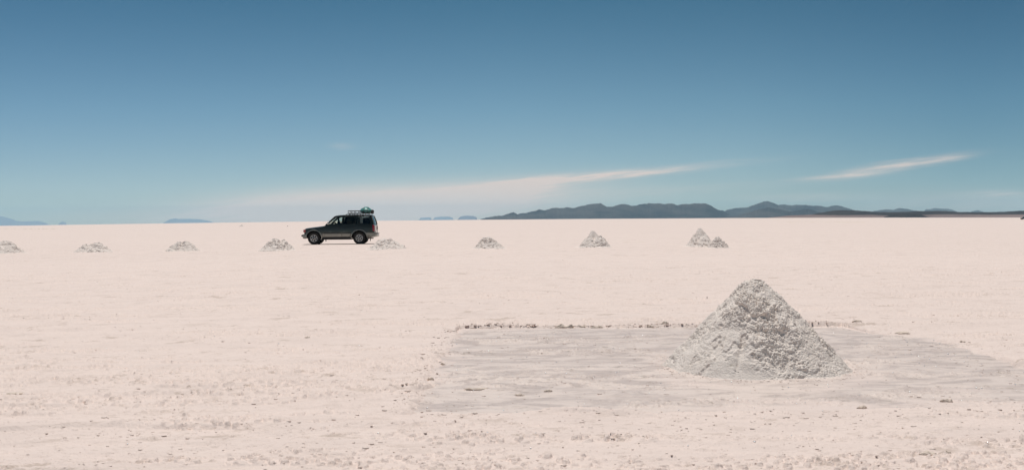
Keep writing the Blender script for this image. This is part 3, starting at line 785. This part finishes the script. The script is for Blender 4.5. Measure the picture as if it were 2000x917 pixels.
def sheet(bm, poly, side, off, thick, cuts=()):
    """side panel: outline in (x, z) laid on the curved flank, 'off' proud of it"""
    b2 = bmesh.new()
    vs = [b2.verts.new((x, 0, z)) for x, z in poly]
    b2.faces.new(vs)
    for zc in np.arange(0.35, 1.9, 0.09):
        bmesh.ops.bisect_plane(b2, geom=b2.verts[:] + b2.edges[:] + b2.faces[:], plane_co=(0, 0, zc), plane_no=(0, 0, 1))
    for xc in (0.1, 0.2, 0.3, 0.4, 0.5, 0.6, 0.7, 4.3, 4.4, 4.5, 4.6, 4.7):
        bmesh.ops.bisect_plane(b2, geom=b2.verts[:] + b2.edges[:] + b2.faces[:], plane_co=(xc, 0, 0), plane_no=(1, 0, 0))
    b2.verts.ensure_lookup_table(); b2.verts.index_update()
    out, inn = [], []
    for v in b2.verts:
        w = sidey(v.co.x, v.co.z)
        out.append(bm.verts.new((v.co.x - XC, side * (w + off), v.co.z)))
        inn.append(bm.verts.new((v.co.x - XC, side * (w + off - thick), v.co.z)))
    for f in b2.faces:
        ix = [v.index for v in f.verts]
        bm.faces.new([out[i] for i in ix]); bm.faces.new([inn[i] for i in reversed(ix)])
    for e in b2.edges:
        if len(e.link_faces) == 1:
            a, b = e.verts[0].index, e.verts[1].index
            bm.faces.new([out[a], out[b], inn[b], inn[a]])
    b2.free()
def arc(cx, cz, r, a0, a1, n=18):
    return [(cx + r * math.cos(math.radians(a0 + (a1 - a0) * i / n)), cz + r * math.sin(math.radians(a0 + (a1 - a0) * i / n))) for i in range(n + 1)]
FWX, RWX, WZ = 0.81, 3.74, 0.395

def build_car(name='off_road_car'):
    root = bpy.data.objects.new(name, None); COL.objects.link(root)
    P = root
    # body: side outline with wheel arches, given its flank curve and plan taper
    top = [(0.17, 0.52), (0.13, 0.62), (0.13, 0.90), (0.17, 0.99), (0.27, 1.03), (0.6, 1.075), (1.0, 1.12), (1.40, 1.17), (1.58, 1.245), (3.0, 1.27), (4.66, 1.275), (4.70, 1.10), (4.735, 0.80), (4.735, 0.58), (4.72, 0.46)]
    low = [(4.45, 0.42), (4.25, 0.40)] + arc(RWX, WZ, 0.50, 3, 177)[0:] + [(3.20, 0.36), (1.36, 0.36)] + arc(FWX, WZ, 0.49, -3, 177) + [(0.28, 0.50)]
    bm = bmesh.new()
    poly = top + low
    fs = []
    A = [bm.verts.new((x - XC, -1, z)) for x, z in poly]; B = [bm.verts.new((x - XC, 1, z)) for x, z in poly]
    bm.faces.new(A); bm.faces.new(B[::-1])
    n = len(poly)
    for i in range(n): bm.faces.new((A[i], B[i], B[(i + 1) % n], A[(i + 1) % n]))
    def cut(co, no): bmesh.ops.bisect_plane(bm, geom=bm.verts[:] + bm.edges[:] + bm.faces[:], plane_co=co, plane_no=no)
    for z in (0.45, 0.52, 0.6, 0.7, 0.8, 0.9, 1.0, 1.08, 1.16, 1.22): cut((0, 0, z), (0, 0, 1))
    for x in (0.2, 0.3, 0.4, 0.5, 0.6, 0.7, 1.0, 1.3, 4.3, 4.45, 4.6): cut((x - XC, 0, 0), (1, 0, 0))
    for y in (-0.85, -0.5, 0, 0.5, 0.85): cut((0, y, 0), (0, 1, 0))
    for v in bm.verts:
        x, z = v.co.x + XC, v.co.z
        w = sidey(x, z)
        y = v.co.y * w
        # bonnet crown
        if x < 1.58 and z > 0.95: z += 0.025 * (1 - v.co.y ** 2) - 0.02 * abs(v.co.y) ** 4
        if x < 0.3: x += 0.06 * abs(v.co.y) ** 2.5
        v.co = Vector((x - XC, y, z))
    body = finish(bm, 'body', C_GREEN, P, 32, 0.018)
    # underbody, axles, tank
    bm = bmesh.new()
    box(bm, 0.35, 4.45, -0.56, 0.56, 0.42, 0.95); box(bm, 1.4, 3.2, -0.5, 0.5, 0.30, 0.42)
    tube(bm, [(FWX - XC, -0.7, WZ), (FWX - XC, 0.7, WZ)], 0.06); tube(bm, [(RWX - XC, -0.7, WZ), (RWX - XC, 0.7, WZ)], 0.07)
    tube(bm, [(2.3 - XC, 0.35, 0.34), (4.5 - XC, 0.35, 0.36)], 0.035)
    box(bm, 1.42, 3.12, -0.84, -0.70, 0.30, 0.37); box(bm, 1.42, 3.12, 0.70, 0.84, 0.30, 0.37)
    finish(bm, 'underbody', C_UNDER, P)
    for s in (-1, 1):
        bm = bmesh.new(); box(bm, 1.36, 3.20, min(s * 0.84, s * 0.925), max(s * 0.84, s * 0.925), 0.33, 0.475); finish(bm, 'sill', C_BLACK, P, bev=0.015)
    # greenhouse frame: roof rails, pillars
    bm = bmesh.new()
    for s in (-1, 1):
        for poly in ([(1.53, 1.235), (1.68, 1.265), (2.27, 1.745), (2.22, 1.80), (2.10, 1.77)],               # A pillar
                     [(2.60, 1.27), (2.70, 1.27), (2.73, 1.76), (2.64, 1.76)],
                     [(3.60, 1.27), (3.72, 1.27), (3.70, 1.76), (3.62, 1.76)],
                     [(4.50, 1.27), (4.67, 1.275), (4.62, 1.50), (4.53, 1.80), (4.38, 1.77), (4.46, 1.5)],
                     [(2.12, 1.765), (2.26, 1.735), (2.60, 1.755), (3.6, 1.765), (4.40, 1.755), (4.55, 1.77), (4.50, 1.825), (3.6, 1.845), (2.9, 1.84), (2.4, 1.82), (2.2, 1.80)],
                     [(1.60, 1.25), (4.66, 1.27), (4.655, 1.305), (1.70, 1.30)]):
            sheet(bm, poly, s, 0.0, 0.045)
    # rear hatch frame bars and windscreen header
    finish(bm, 'pillars', C_GREEN, P, 30)
    # roof skin
    xs = np.array([2.12, 2.2, 2.4, 2.7, 3.0, 3.4, 3.8, 4.2, 4.42, 4.52, 4.56]); zs = np.array([1.765, 1.797, 1.828, 1.848, 1.858, 1.865, 1.865, 1.855, 1.838, 1.812, 1.78])
    ys = np.linspace(-1, 1, 15)
    Xg, Yg = np.meshgrid(xs, ys, indexing='ij'); Zg = np.tile(zs[:, None], (1, 15))
    hw = np.array([sidey(x, z) for x, z in zip(xs, zs)])[:, None]
    Zt = Zg + 0.035 * (1 - Yg ** 4) - 0.01
    me = grid_mesh('roof', np.stack([Xg - XC, Yg * (hw - 0.004), Zt], -1), C_GREEN)
    ro = add('roof', me, P); md = ro.modifiers.new('thick', 'SOLIDIFY'); md.thickness = 0.03; md.offset = -1
    # glass
    def pane(name, corners, mat):
        bm = bmesh.new(); vs = [bm.verts.new((x - XC, y, z)) for x, y, z in corners]; bm.faces.new(vs)
        o = finish(bm, name, mat, P); md = o.modifiers.new('thick', 'SOLIDIFY'); md.thickness = 0.005; return o
    nx_ = 9; yy_ = np.linspace(-1, 1, nx_); vv = np.linspace(0, 1, 6)
    G = np.zeros((6, nx_, 3))
    for i, v in enumerate(vv):
        for j, y in enumerate(yy_):
            G[i, j] = (1.60 + v * 0.56 - 0.07 * (1 - y * y) - XC, y * (0.855 - 0.155 * v), 1.245 + 0.535 * v)
    ws = add('windscreen', grid_mesh('windscreen', G, G_CLEAR), P)
    for i, v in enumerate(vv):
        for j, y in enumerate(yy_):
            G[i, j] = (4.675 - v * 0.12 - 0.03 * v * v + 0.03 * (1 - y * y) - XC, y * (0.80 - 0.12 * v), 1.285 + 0.50 * v)
    rw = add('rear_window', grid_mesh('rear_window', G, G_DARK), P)
    for s in (-1, 1):
        for nm, poly, mt in (('side_window', [(1.68, 1.30), (2.605, 1.30), (2.64, 1.752), (2.27, 1.742)], G_CLEAR),
                             ('side_window', [(2.70, 1.30), (3.605, 1.30), (3.62, 1.762), (2.73, 1.757)], G_DARK),
                             ('side_window', [(3.72, 1.30), (4.50, 1.30), (4.46, 1.5), (4.38, 1.757), (3.70, 1.763)], G_MID)):
            bm = bmesh.new(); sheet(bm, poly, s, -0.018, 0.005); finish(bm, nm, mt, P)
    # hatch
    bm = bmesh.new()
    for s in (-1, 1):
        tube(bm, [(4.70 - XC, s * 0.83, 1.27), (4.64 - XC, s * 0.77, 1.52), (4.545 - XC, s * 0.70, 1.79)], 0.03, 6)
    tube(bm, [(4.545 - XC, -0.70, 1.79), (4.56 - XC, 0, 1.81), (4.545 - XC, 0.70, 1.79)], 0.025, 6)
    box(bm, 4.72, 4.745, -0.62, 0.62, 0.66, 1.20)
    hatch = finish(bm, 'tailgate', C_SILV, P, 30)
    bm = bmesh.new(); box(bm, 4.745, 4.76, -0.20, 0.20, 0.74, 0.88); finish(bm, 'number_plate', C_LAMP, hatch, bev=0.003)
    bm = bmesh.new(); box(bm, 4.745, 4.765, 0.30, 0.52, 0.95, 1.12); finish(bm, 'badge_panel', C_BLACK, hatch, bev=0.003)
    # doors with their skins a little proud, cladding along the bottom
    for s in (-1, 1):
        fd = [(1.50, 0.46), (1.50, 1.10), (1.60, 1.255), (2.615, 1.265), (2.615, 0.46)]
        rd = [(2.635, 0.46), (2.635, 1.265), (3.62, 1.268), (3.62, 0.93)] + arc(RWX, WZ, 0.60, 103, 174, 8)
        for poly in (fd, rd):
            bm = bmesh.new(); sheet(bm, poly, s, 0.006, 0.012); d = finish(bm, 'door', C_GREEN, P, 25)
            x1 = 2.50 if poly is fd else 3.48
            bm = bmesh.new(); zz = 1.08; y = sidey(2, zz)
            box(bm, x1 - 0.16, x1, s * (y + 0.004) - 0.02, s * (y + 0.004) + 0.02, zz - 0.02, zz + 0.02)
            finish(bm, 'handle', C_BLACK, d, bev=0.006)
            cl = [(1.50, 0.49), (1.50, 0.685), (2.612, 0.685), (2.612, 0.49)] if poly is fd else [(2.638, 0.49), (2.638, 0.685), (3.215, 0.685), (3.16, 0.60), (3.14, 0.49)]
            bm = bmesh.new(); sheet(bm, cl, s, 0.022, 0.018); finish(bm, 'door_cladding', C_SILV, d, 25, 0.006)
            st = [(x, z) for x, z in ((cl[0][0], 0.69), (cl[0][0], 0.725), (cl[2][0], 0.725), (cl[2][0], 0.69))]
            bm = bmesh.new(); sheet(bm, st, s, 0.026, 0.02); finish(bm, 'rub_strip', C_BLACK, d, 25)
        # flank cladding fore and aft
        for poly in ([(1.37, 0.49), (1.38, 0.685), (1.49, 0.685), (1.49, 0.49)], [(4.27, 0.56), (4.20, 0.73), (4.73, 0.73), (4.72, 0.56)]):
            bm = bmesh.new(); sheet(bm, poly, s, 0.020, 0.018); finish(bm, 'flank_cladding', C_SILV, P, 25, 0.005)
        # flares
        for cx, a0, a1 in ((FWX, 4, 158), (RWX, 12, 172)):
            bm = bmesh.new()
            ro_, ri_ = arc(cx, WZ, 0.585, a0, a1, 22), arc(cx, WZ, 0.50, a0, a1, 22)
            rings = []
            for (xo, zo), (xi, zi) in zip(ro_, ri_):
                yo, yi = sidey(xo, zo), sidey(xi, zi)
                rings.append([bm.verts.new((xo - XC, s * (yo - 0.01), zo)), bm.verts.new((xo * 0.75 + xi * 0.25 - XC, s * (yo + 0.035), zo * 0.75 + zi * 0.25)),
                              bm.verts.new((xi - XC, s * (yi + 0.045), zi)), bm.verts.new((xi - XC, s * (yi - 0.03), zi))])
            for a, b in zip(rings[:-1], rings[1:]):
                for k in range(4): bm.faces.new((a[k], a[(k + 1) % 4], b[(k + 1) % 4], b[k]))
            bm.faces.new(rings[0]); bm.faces.new(rings[-1][::-1])
            finish(bm, 'wheel_arch_flare', C_SILV, P, 50)
        # inner arch lining
        for cx in (FWX, RWX):
            bm = bmesh.new(); A_ = arc(cx, WZ, 0.488, 0, 180, 20)
            ou = [bm.verts.new((x - XC, s * (sidey(x, z) - 0.02), z)) for x, z in A_]; ii = [bm.verts.new((x - XC, s * 0.55, z)) for x, z in A_]
            for i in range(20): bm.faces.new((ou[i], ou[i + 1], ii[i + 1], ii[i]))
            bm.faces.new(ii)
            finish(bm, 'arch_liner', C_UNDER, P)
        # mirror
        bm = bmesh.new(); r_ = box(bm, 1.70, 1.80, s * 0.93 - 0.08, s * 0.93 + 0.10 * 1, 1.28, 1.43) if s > 0 else box(bm, 1.70, 1.80, -1.03, -0.85, 1.28, 1.43)
        mi = finish(bm, 'door_mirror', C_CHR, P, 30, 0.03)
        # tail lamps, corner lamps
        bm = bmesh.new(); sheet(bm, [(4.62, 0.84), (4.60, 1.24), (4.695, 1.24), (4.738, 0.84)], s, 0.008, 0.02)
        box(bm, 4.70, 4.752, min(s * 0.66, s * 0.84), max(s * 0.66, s * 0.84), 0.84, 1.20)
        finish(bm, 'tail_light', C_RED, P, 30, 0.004)
        bm = bmesh.new(); sheet(bm, [(0.14, 0.79), (0.14, 0.95), (0.28, 0.965), (0.27, 0.80)], s, 0.010, 0.03)
        finish(bm, 'indicator', C_ORA, P, 30, 0.004)
        bm = bmesh.new(); box(bm, 0.095, 0.15, min(s * 0.42, s * 0.70), max(s * 0.42, s * 0.70), 0.79, 0.95); finish(bm, 'headlight', C_LAMP, P, bev=0.01)
        # side badge and mud flap
        bm = bmesh.new(); sheet(bm, [(4.40, 0.90), (4.40, 0.94), (4.55, 0.94), (4.55, 0.90)], s, 0.010, 0.008); finish(bm, 'side_badge', C_BLACK, P)
        for x_ in (FWX + 0.50, RWX + 0.50):
            bm = bmesh.new(); box(bm, x_, x_ + 0.015, min(s * 0.60, s * 0.88), max(s * 0.60, s * 0.88), 0.17, 0.46); finish(bm, 'mud_flap', C_BLACK, P)
    bm = bmesh.new(); box(bm, 0.105, 0.16, -0.40, 0.40, 0.78, 0.96)
    for k in range(4): box(bm, 0.095, 0.105, -0.39, 0.39, 0.80 + k * 0.04, 0.815 + k * 0.04)
    finish(bm, 'grille', C_BLACK, P)
    # bumpers
    def bumper(nm, x0, x1, z0, z1, mat, front):
        bm = bmesh.new()
        prof = [(0, z0 + 0.05), (0, z1 - 0.02), (0.04, z1), (0.2, z1), (0.2, z0), (0.05, z0)]
        ny = 15; rings = []
        for j in range(ny):
            t = -1 + 2 * j / (ny - 1); cur = 0.13 * abs(t) ** 4
            ring_ = []
            for px_, pz_ in prof:
                xx = (x0 + cur + px_ * 1.0) if front else (x1 - cur - px_)
                ring_.append(bm.verts.new((xx - XC, t * 0.90, pz_)))
            rings.append(ring_)
        for a, b in zip(rings[:-1], rings[1:]):
            for k in range(6): bm.faces.new((a[k], a[(k + 1) % 6], b[(k + 1) % 6], b[k]))
        bm.faces.new(rings[0]); bm.faces.new(rings[-1][::-1])
        for s in (-1, 1):   # wrap-round ends
            if front: box(bm, x0 + 0.14, x0 + 0.36, s * 0.88 - 0.03, s * 0.88 + 0.03, z0 + 0.03, z1 - 0.03)
            else: box(bm, x1 - 0.46, x1 - 0.14, s * 0.90 - 0.03, s * 0.90 + 0.03, z0 + 0.05, z1 - 0.02)
        return finish(bm, nm, mat, P, 35, 0.01)
    fb = bumper('front_bumper', 0.0, 0, 0.38, 0.66, C_SILV, True)
    bm = bmesh.new(); box(bm, -0.012, 0.03, -0.80, 0.80, 0.52, 0.62); finish(bm, 'bumper_strip', C_BLACK, fb, bev=0.008)
    rb = bumper('rear_bumper', 0, 4.88, 0.46, 0.68, C_SILV, False)
    bm = bmesh.new(); box(bm, 4.55, 4.86, -0.80, 0.80, 0.68, 0.70); finish(bm, 'bumper_step', C_BLACK, rb, bev=0.005)
    # wheels
    def lathe(bm, prof, cx, cz, seg=40, closed=True):
        rings = []
        for i in range(seg):
            a = 2 * math.pi * i / seg
            rings.append([bm.verts.new((cx + r * math.cos(a) - XC, y, cz + r * math.sin(a))) for r, y in prof])
        m_ = len(prof)
        for i in range(seg):
            a, b = rings[i], rings[(i + 1) % seg]
            for k in range(m_ if closed else m_ - 1): bm.faces.new((a[k], a[(k + 1) % m_], b[(k + 1) % m_], b[k]))
    for cx in (FWX, RWX):
        for s in (-1, 1):
            yo, yi = s * 0.885, s * 0.62
            bm = bmesh.new(); lathe(bm, [(0.19, yi), (0.19, s * 0.80), (0.05, s * 0.80), (0.05, yi)], cx, WZ, 28)
            w = finish(bm, 'wheel', C_UNDER, P, 30)
            bm = bmesh.new(); lathe(bm, [(0.225, yo - s * 0.02), (0.27, yo), (0.33, yo), (0.37, yo - s * 0.015), (0.392, yo - s * 0.04), (0.396, (yo + yi) / 2), (0.392, yi + s * 0.04), (0.36, yi), (0.24, yi), (0.225, yi + s * 0.02)], cx, WZ, 48)
            for i in range(48):      # tread blocks
                if i % 2: continue
                a = 2 * math.pi * i / 48
                for yy2 in (yo - s * 0.065, (yo + yi) / 2, yi + s * 0.065):
                    r_ = bmesh.ops.create_cube(bm, size=1.0)['verts']
                    for v in r_:
                        p = Vector((0.396 + v.co.x * 0.016, v.co.y * 0.06, v.co.z * 0.03))
                        v.co = Vector((cx - XC + p.x * math.cos(a) - p.z * math.sin(a), yy2 + p.y, WZ + p.x * math.sin(a) + p.z * math.cos(a)))
            finish(bm, 'tyre', C_RUB, w, 40)
            bm = bmesh.new()
            lathe(bm, [(0.232, yo - s * 0.012), (0.232, yo - s * 0.05), (0.195, yo - s * 0.055), (0.205, yo - s * 0.012)], cx, WZ, 40)
            lathe(bm, [(0.085, yo - s * 0.03), (0.085, yo - s * 0.07), (0.05, yo - s * 0.07), (0.05, yo - s * 0.02)], cx, WZ, 24)
            for k in range(6):
                a = math.radians(k * 60 + 15)
                r_ = bmesh.ops.create_cube(bm, size=1.0)['verts']
                for v in r_:
                    q = Vector((0.143 + v.co.x * 0.13, v.co.y * 0.03, v.co.z * (0.062 if v.co.x > 0 else 0.045)))
                    v.co = Vector((cx - XC + q.x * math.cos(a) - q.z * math.sin(a), yo - s * 0.045 + q.y, WZ + q.x * math.sin(a) + q.z * math.cos(a)))
            finish(bm, 'rim', C_RIM, w, 40)
            bm = bmesh.new(); lathe(bm, [(0.001, yo - s * 0.01), (0.048, yo - s * 0.012), (0.048, yo - s * 0.06), (0.001, yo - s * 0.06)], cx, WZ, 20)
            finish(bm, 'hub_cap', C_BLACK, w, 40)
    # inside: dashboard, steering wheel, seats, pale strips, dark block
    bm = bmesh.new(); box(bm, 1.75, 1.98, -0.78, 0.78, 1.20, 1.31); finish(bm, 'dashboard', C_BLACK, P, bev=0.03)
    bm = bmesh.new()
    wc = Vector((2.10 - XC, -0.38, 1.30)); ax = Vector((0.85, 0, 0.52)).normalized(); e1 = Vector((0, 1, 0)); e2 = ax.cross(e1)
    pts = [wc + (e1 * math.cos(t_) + e2 * math.sin(t_)) * 0.185 for t_ in np.linspace(0, 2 * math.pi, 21)]
    tube(bm, pts, 0.014, 6); tube(bm, [wc + e1 * 0.18, wc - e1 * 0.18], 0.012, 6); tube(bm, [wc, wc - ax * 0.25], 0.02, 6)
    finish(bm, 'steering_wheel', C_BLACK, P)
    def seat(x, y, wdt, nm='seat', heads=(0,)):
        bm = bmesh.new()
        box(bm, x - 0.42, x + 0.10, y - wdt / 2, y + wdt / 2, 1.0, 1.16)
        r_ = box(bm, x + 0.0, x + 0.14, y - wdt / 2, y + wdt / 2, 1.1, 1.50)
        for v in r_:
            if v.co.z > 1.3: v.co.x += 0.12
        st = finish(bm, nm, C_SEAT, P, bev=0.04)
        for h_ in heads:
            bm = bmesh.new(); box(bm, x + 0.15, x + 0.25, y + h_ - 0.13, y + h_ + 0.13, 1.50, 1.68); finish(bm, 'headrest', C_SEAT, st, bev=0.035)
    seat(2.45, -0.38, 0.5); seat(2.50, 0.38, 0.5)
    seat(3.40, 0, 1.30, 'rear_seat', (-0.4, 0.4))
    bm = bmesh.new()
    for k in range(4): sheet(bm, [(3.78 + k * 0.05, 1.36), (3.822 + k * 0.05, 1.36), (3.822 + k * 0.05, 1.73), (3.78 + k * 0.05, 1.73)], -1, -0.026 - (k % 2) * 0.006, 0.006)
    finish(bm, 'pale_strips', C_STRIP, P, bev=0.006)  # four pale strips just inside the near quarter window
    bm = bmesh.new(); box(bm, 3.70, 4.42, -0.60, 0.60, 1.0, 1.72); finish(bm, 'see_through_block', C_SEAT, P, bev=0.05)  # dark block added to stop bright see-through behind the rear side windows
    # roof rack
    rk = bmesh.new()
    X0, X1, yr = 3.00, 4.50, 0.60
    for y in (-yr, yr):
        tube(rk, [(X0 - XC, y, 1.99), (X1 - XC, y, 1.99)], 0.032); tube(rk, [(X0 - XC, y, 2.15), (X1 - XC, y, 2.15)], 0.022)
        tube(rk, [(X0 - XC - 0.16, y * 0.95, 1.90), (X0 - XC, y, 1.975)], 0.014)
        for x in np.linspace(X0, X1, 7): tube(rk, [(x - XC, y, 1.975), (x - XC, y, 2.15)], 0.016)
        for x in (3.12, 3.42, 3.80, 4.14, 4.40): tube(rk, [(x - XC, y, 1.85), (x - XC, y, 1.975)], 0.018); box(rk, x - 0.05, x + 0.05, y - 0.03, y + 0.03, 1.845, 1.872)
    for x in (X0, X1): tube(rk, [(x - XC, -yr, 2.14), (x - XC, yr, 2.14)], 0.016)
    for x in np.linspace(X0, X1, 13): tube(rk, [(x - XC, -yr, 1.975), (x - XC, yr, 1.975)], 0.016)
    for y in (-0.3, 0, 0.3): tube(rk, [(X0 - XC, y, 1.985), (X1 - XC, y, 1.985)], 0.012)
    finish(rk, 'roof_rack', C_BLACK, P)
    return root

car = build_car()
CARD = 70.8 + 0.93
car_x = (588 - 1000) / F * 70.8 + XC
car_z = gh(car_x, CARD)
car.location = (car_x, CARD, car_z)
tag(car, 'dark green off-road car with silver lower trim and a roof rack, parked side-on', 'car')

# tarpaulin bundle on the rack
def bundle():
    V, Fc = ICO3; V = V.copy()
    n = fbm3(V[:, 0] * 1.6 + 4, V[:, 1] * 1.6, V[:, 2] * 1.6, 4, 77, 0.5)
    rid = np.abs(fbm3(V[:, 0] * 2.6, V[:, 1] * 2.6 + 7, V[:, 2] * 2.6, 3, 91) - 0.5)
    V = V * (0.86 + 0.35 * (n - 0.3) - 0.35 * np.clip(0.10 - rid, 0, 0.1))[:, None]
    z = V[:, 2]
    V[:, 2] = np.where(z < 0, z * 0.35, z)
    V[:, 2] *= 1 - 0.35 * np.clip(np.abs(V[:, 0] + 0.1), 0, 1)
    V = V * np.array([0.47, 0.55, 0.36])
    V[:, 2] -= V[:, 2].min()
    V[:, 2] *= 0.43 / V[:, 2].max()
    root = bpy.data.objects.new('luggage_bundle', None); COL.objects.link(root)
    root.location = (car_x + (4.11 - XC), CARD, car_z + 1.998)
    a = add('tarpaulin', tri_mesh('tarpaulin', V, Fc, C_TARP, True), root)
    for x in (-0.16, 0.14):
        bm = bmesh.new(); pts = []
        for t in np.linspace(-1, 1, 17):
            sel = V[(np.abs(V[:, 0] - x) < 0.05) & (np.abs(V[:, 1] - t * 0.44) < 0.05)]
            zt = sel[:, 2].max() if len(sel) else 0.05
            pts.append((x, t * 0.44, zt + 0.006))
        tube(bm, pts, 0.009, 6)
        me = bpy.data.meshes.new('rope'); bm.to_mesh(me); bm.free(); me.materials.append(C_ROPE); add('rope', me, root)
    # dark end of a bag showing from under the sheet
    V2 = ICO3[0].copy() * (0.85 + 0.3 * fbm3(ICO3[0][:, 0] * 2, ICO3[0][:, 1] * 2, ICO3[0][:, 2] * 2, 3, 5))[:, None] * np.array([0.13, 0.34, 0.115])
    V2[:, 0] += 0.36; V2[:, 2] += 0.115
    add('bag_end', tri_mesh('bag_end', V2, ICO3[1], C_BLACK, True), root)
    tag(root, 'teal tarpaulin bundle tied at the rear of the roof rack', 'luggage')
bundle()

# driver: one continuous skinned figure, seated, hands on the wheel
def driver():
    root = bpy.data.objects.new('person', None); COL.objects.link(root)
    root.location = (car_x, CARD, car_z)
    x, y = 2.40, -0.38
    J = {'pelvis': (x, y, 1.20, .13, .15), 'belly': (x - .02, y, 1.30, .115, .14), 'chest': (x - .03, y, 1.42, .12, .16), 'neckb': (x - .05, y, 1.53, .06, .07),
         'neck': (x - .065, y, 1.57, .05, .05), 'hd1': (x - .085, y, 1.63, .075, .068), 'hd2': (x - .085, y, 1.69, .082, .072), 'hd3': (x - .075, y, 1.735, .055, .05)}
    names = list(J); E = [(i, i + 1) for i in range(len(names) - 1)]
    co = [J[k][:3] for k in names]; rad = [J[k][3:] for k in names]
    def chain(start, pts):
        p = start
        for q, r in pts:
            co.append(q); rad.append((r, r)); E.append((p, len(co) - 1)); p = len(co) - 1
        return p
    for s in (-1, 1):
        e = chain(2, [((x - .03, y + s * .17, 1.47), .06), ((x - .10, y + s * .22, 1.30), .048), ((x - .20, y + s * .18, 1.30), .036), ((x - .27, y + s * .165, 1.37), .026), ((x - .31, y + s * .16, 1.40), .03)])
        for k in range(4):
            chain(e, [((x - .345, y + s * (.135 + .018 * k), 1.415 + .004 * k), .010), ((x - .352, y + s * (.135 + .018 * k), 1.39), .009), ((x - .335, y + s * (.135 + .018 * k), 1.375), .008)])
        chain(e, [((x - .315, y + s * .125, 1.40), .011), ((x - .335, y + s * .12, 1.385), .009)])
        chain(0, [((x - .05, y + s * .09, 1.20), .09), ((x - .42, y + s * .11, 1.215), .065), ((x - .50, y + s * .11, 0.95), .05), ((x - .62, y + s * .11, 0.92), .04)])
    co = [(a - XC, b, c) for a, b, c in co]
    me = bpy.data.meshes.new('body'); me.from_pydata(co, E, []); me.update()
    o = add('body', me, root)
    me.materials.append(simple('dark_silhouette', (0.03, 0.03, 0.035), 0.9))  # whole figure dark, face and hands too: silhouette shade put into the colour
    sk = o.modifiers.new('skin', 'SKIN'); sk.use_smooth_shade = True
    for i, r in enumerate(rad):
        d = me.skin_vertices[0].data[i]; d.radius = r; d.use_root = (i == 0)
    o.modifiers.new('sub', 'SUBSURF').levels = 1
    # hair cap
    V, Fc = ICO3; V = V.copy()
    V = V * np.array([0.098, 0.085, 0.092]) * (1 + 0.1 * (fbm3(V[:, 0] * 4, V[:, 1] * 4, V[:, 2] * 4, 2, 3) - .5))[:, None]
    V[:, 2] = np.where(V[:, 2] < -0.01, -0.01 + (V[:, 2] + 0.01) * 0.4 , V[:, 2])
    V += np.array([x - .065 - XC, y, 1.70])
    add('hair', tri_mesh('hair', V, Fc, C_BLACK, True), root)
    tag(root, 'driver seen as a dark silhouette at the wheel of the green car', 'person')
driver()

# far vehicle at the right edge: a second off-road car standing a long way off
def copy_tree(o, parent=None):
    c = o.copy(); COL.objects.link(c); c.parent = parent
    for ch in [q for q in ALL if q.parent == o]: copy_tree(ch, c)
    return c
ALL = list(COL.objects)
c2 = copy_tree(car)
d2 = 700.0
x2 = (1993.5 - 1000) / F * d2 + XC
c2.location = (x2, d2, gh(x2, d2) + 0.05)
tag(c2, 'tiny far off dark car cut off by the right edge, below the dark slope', 'car')
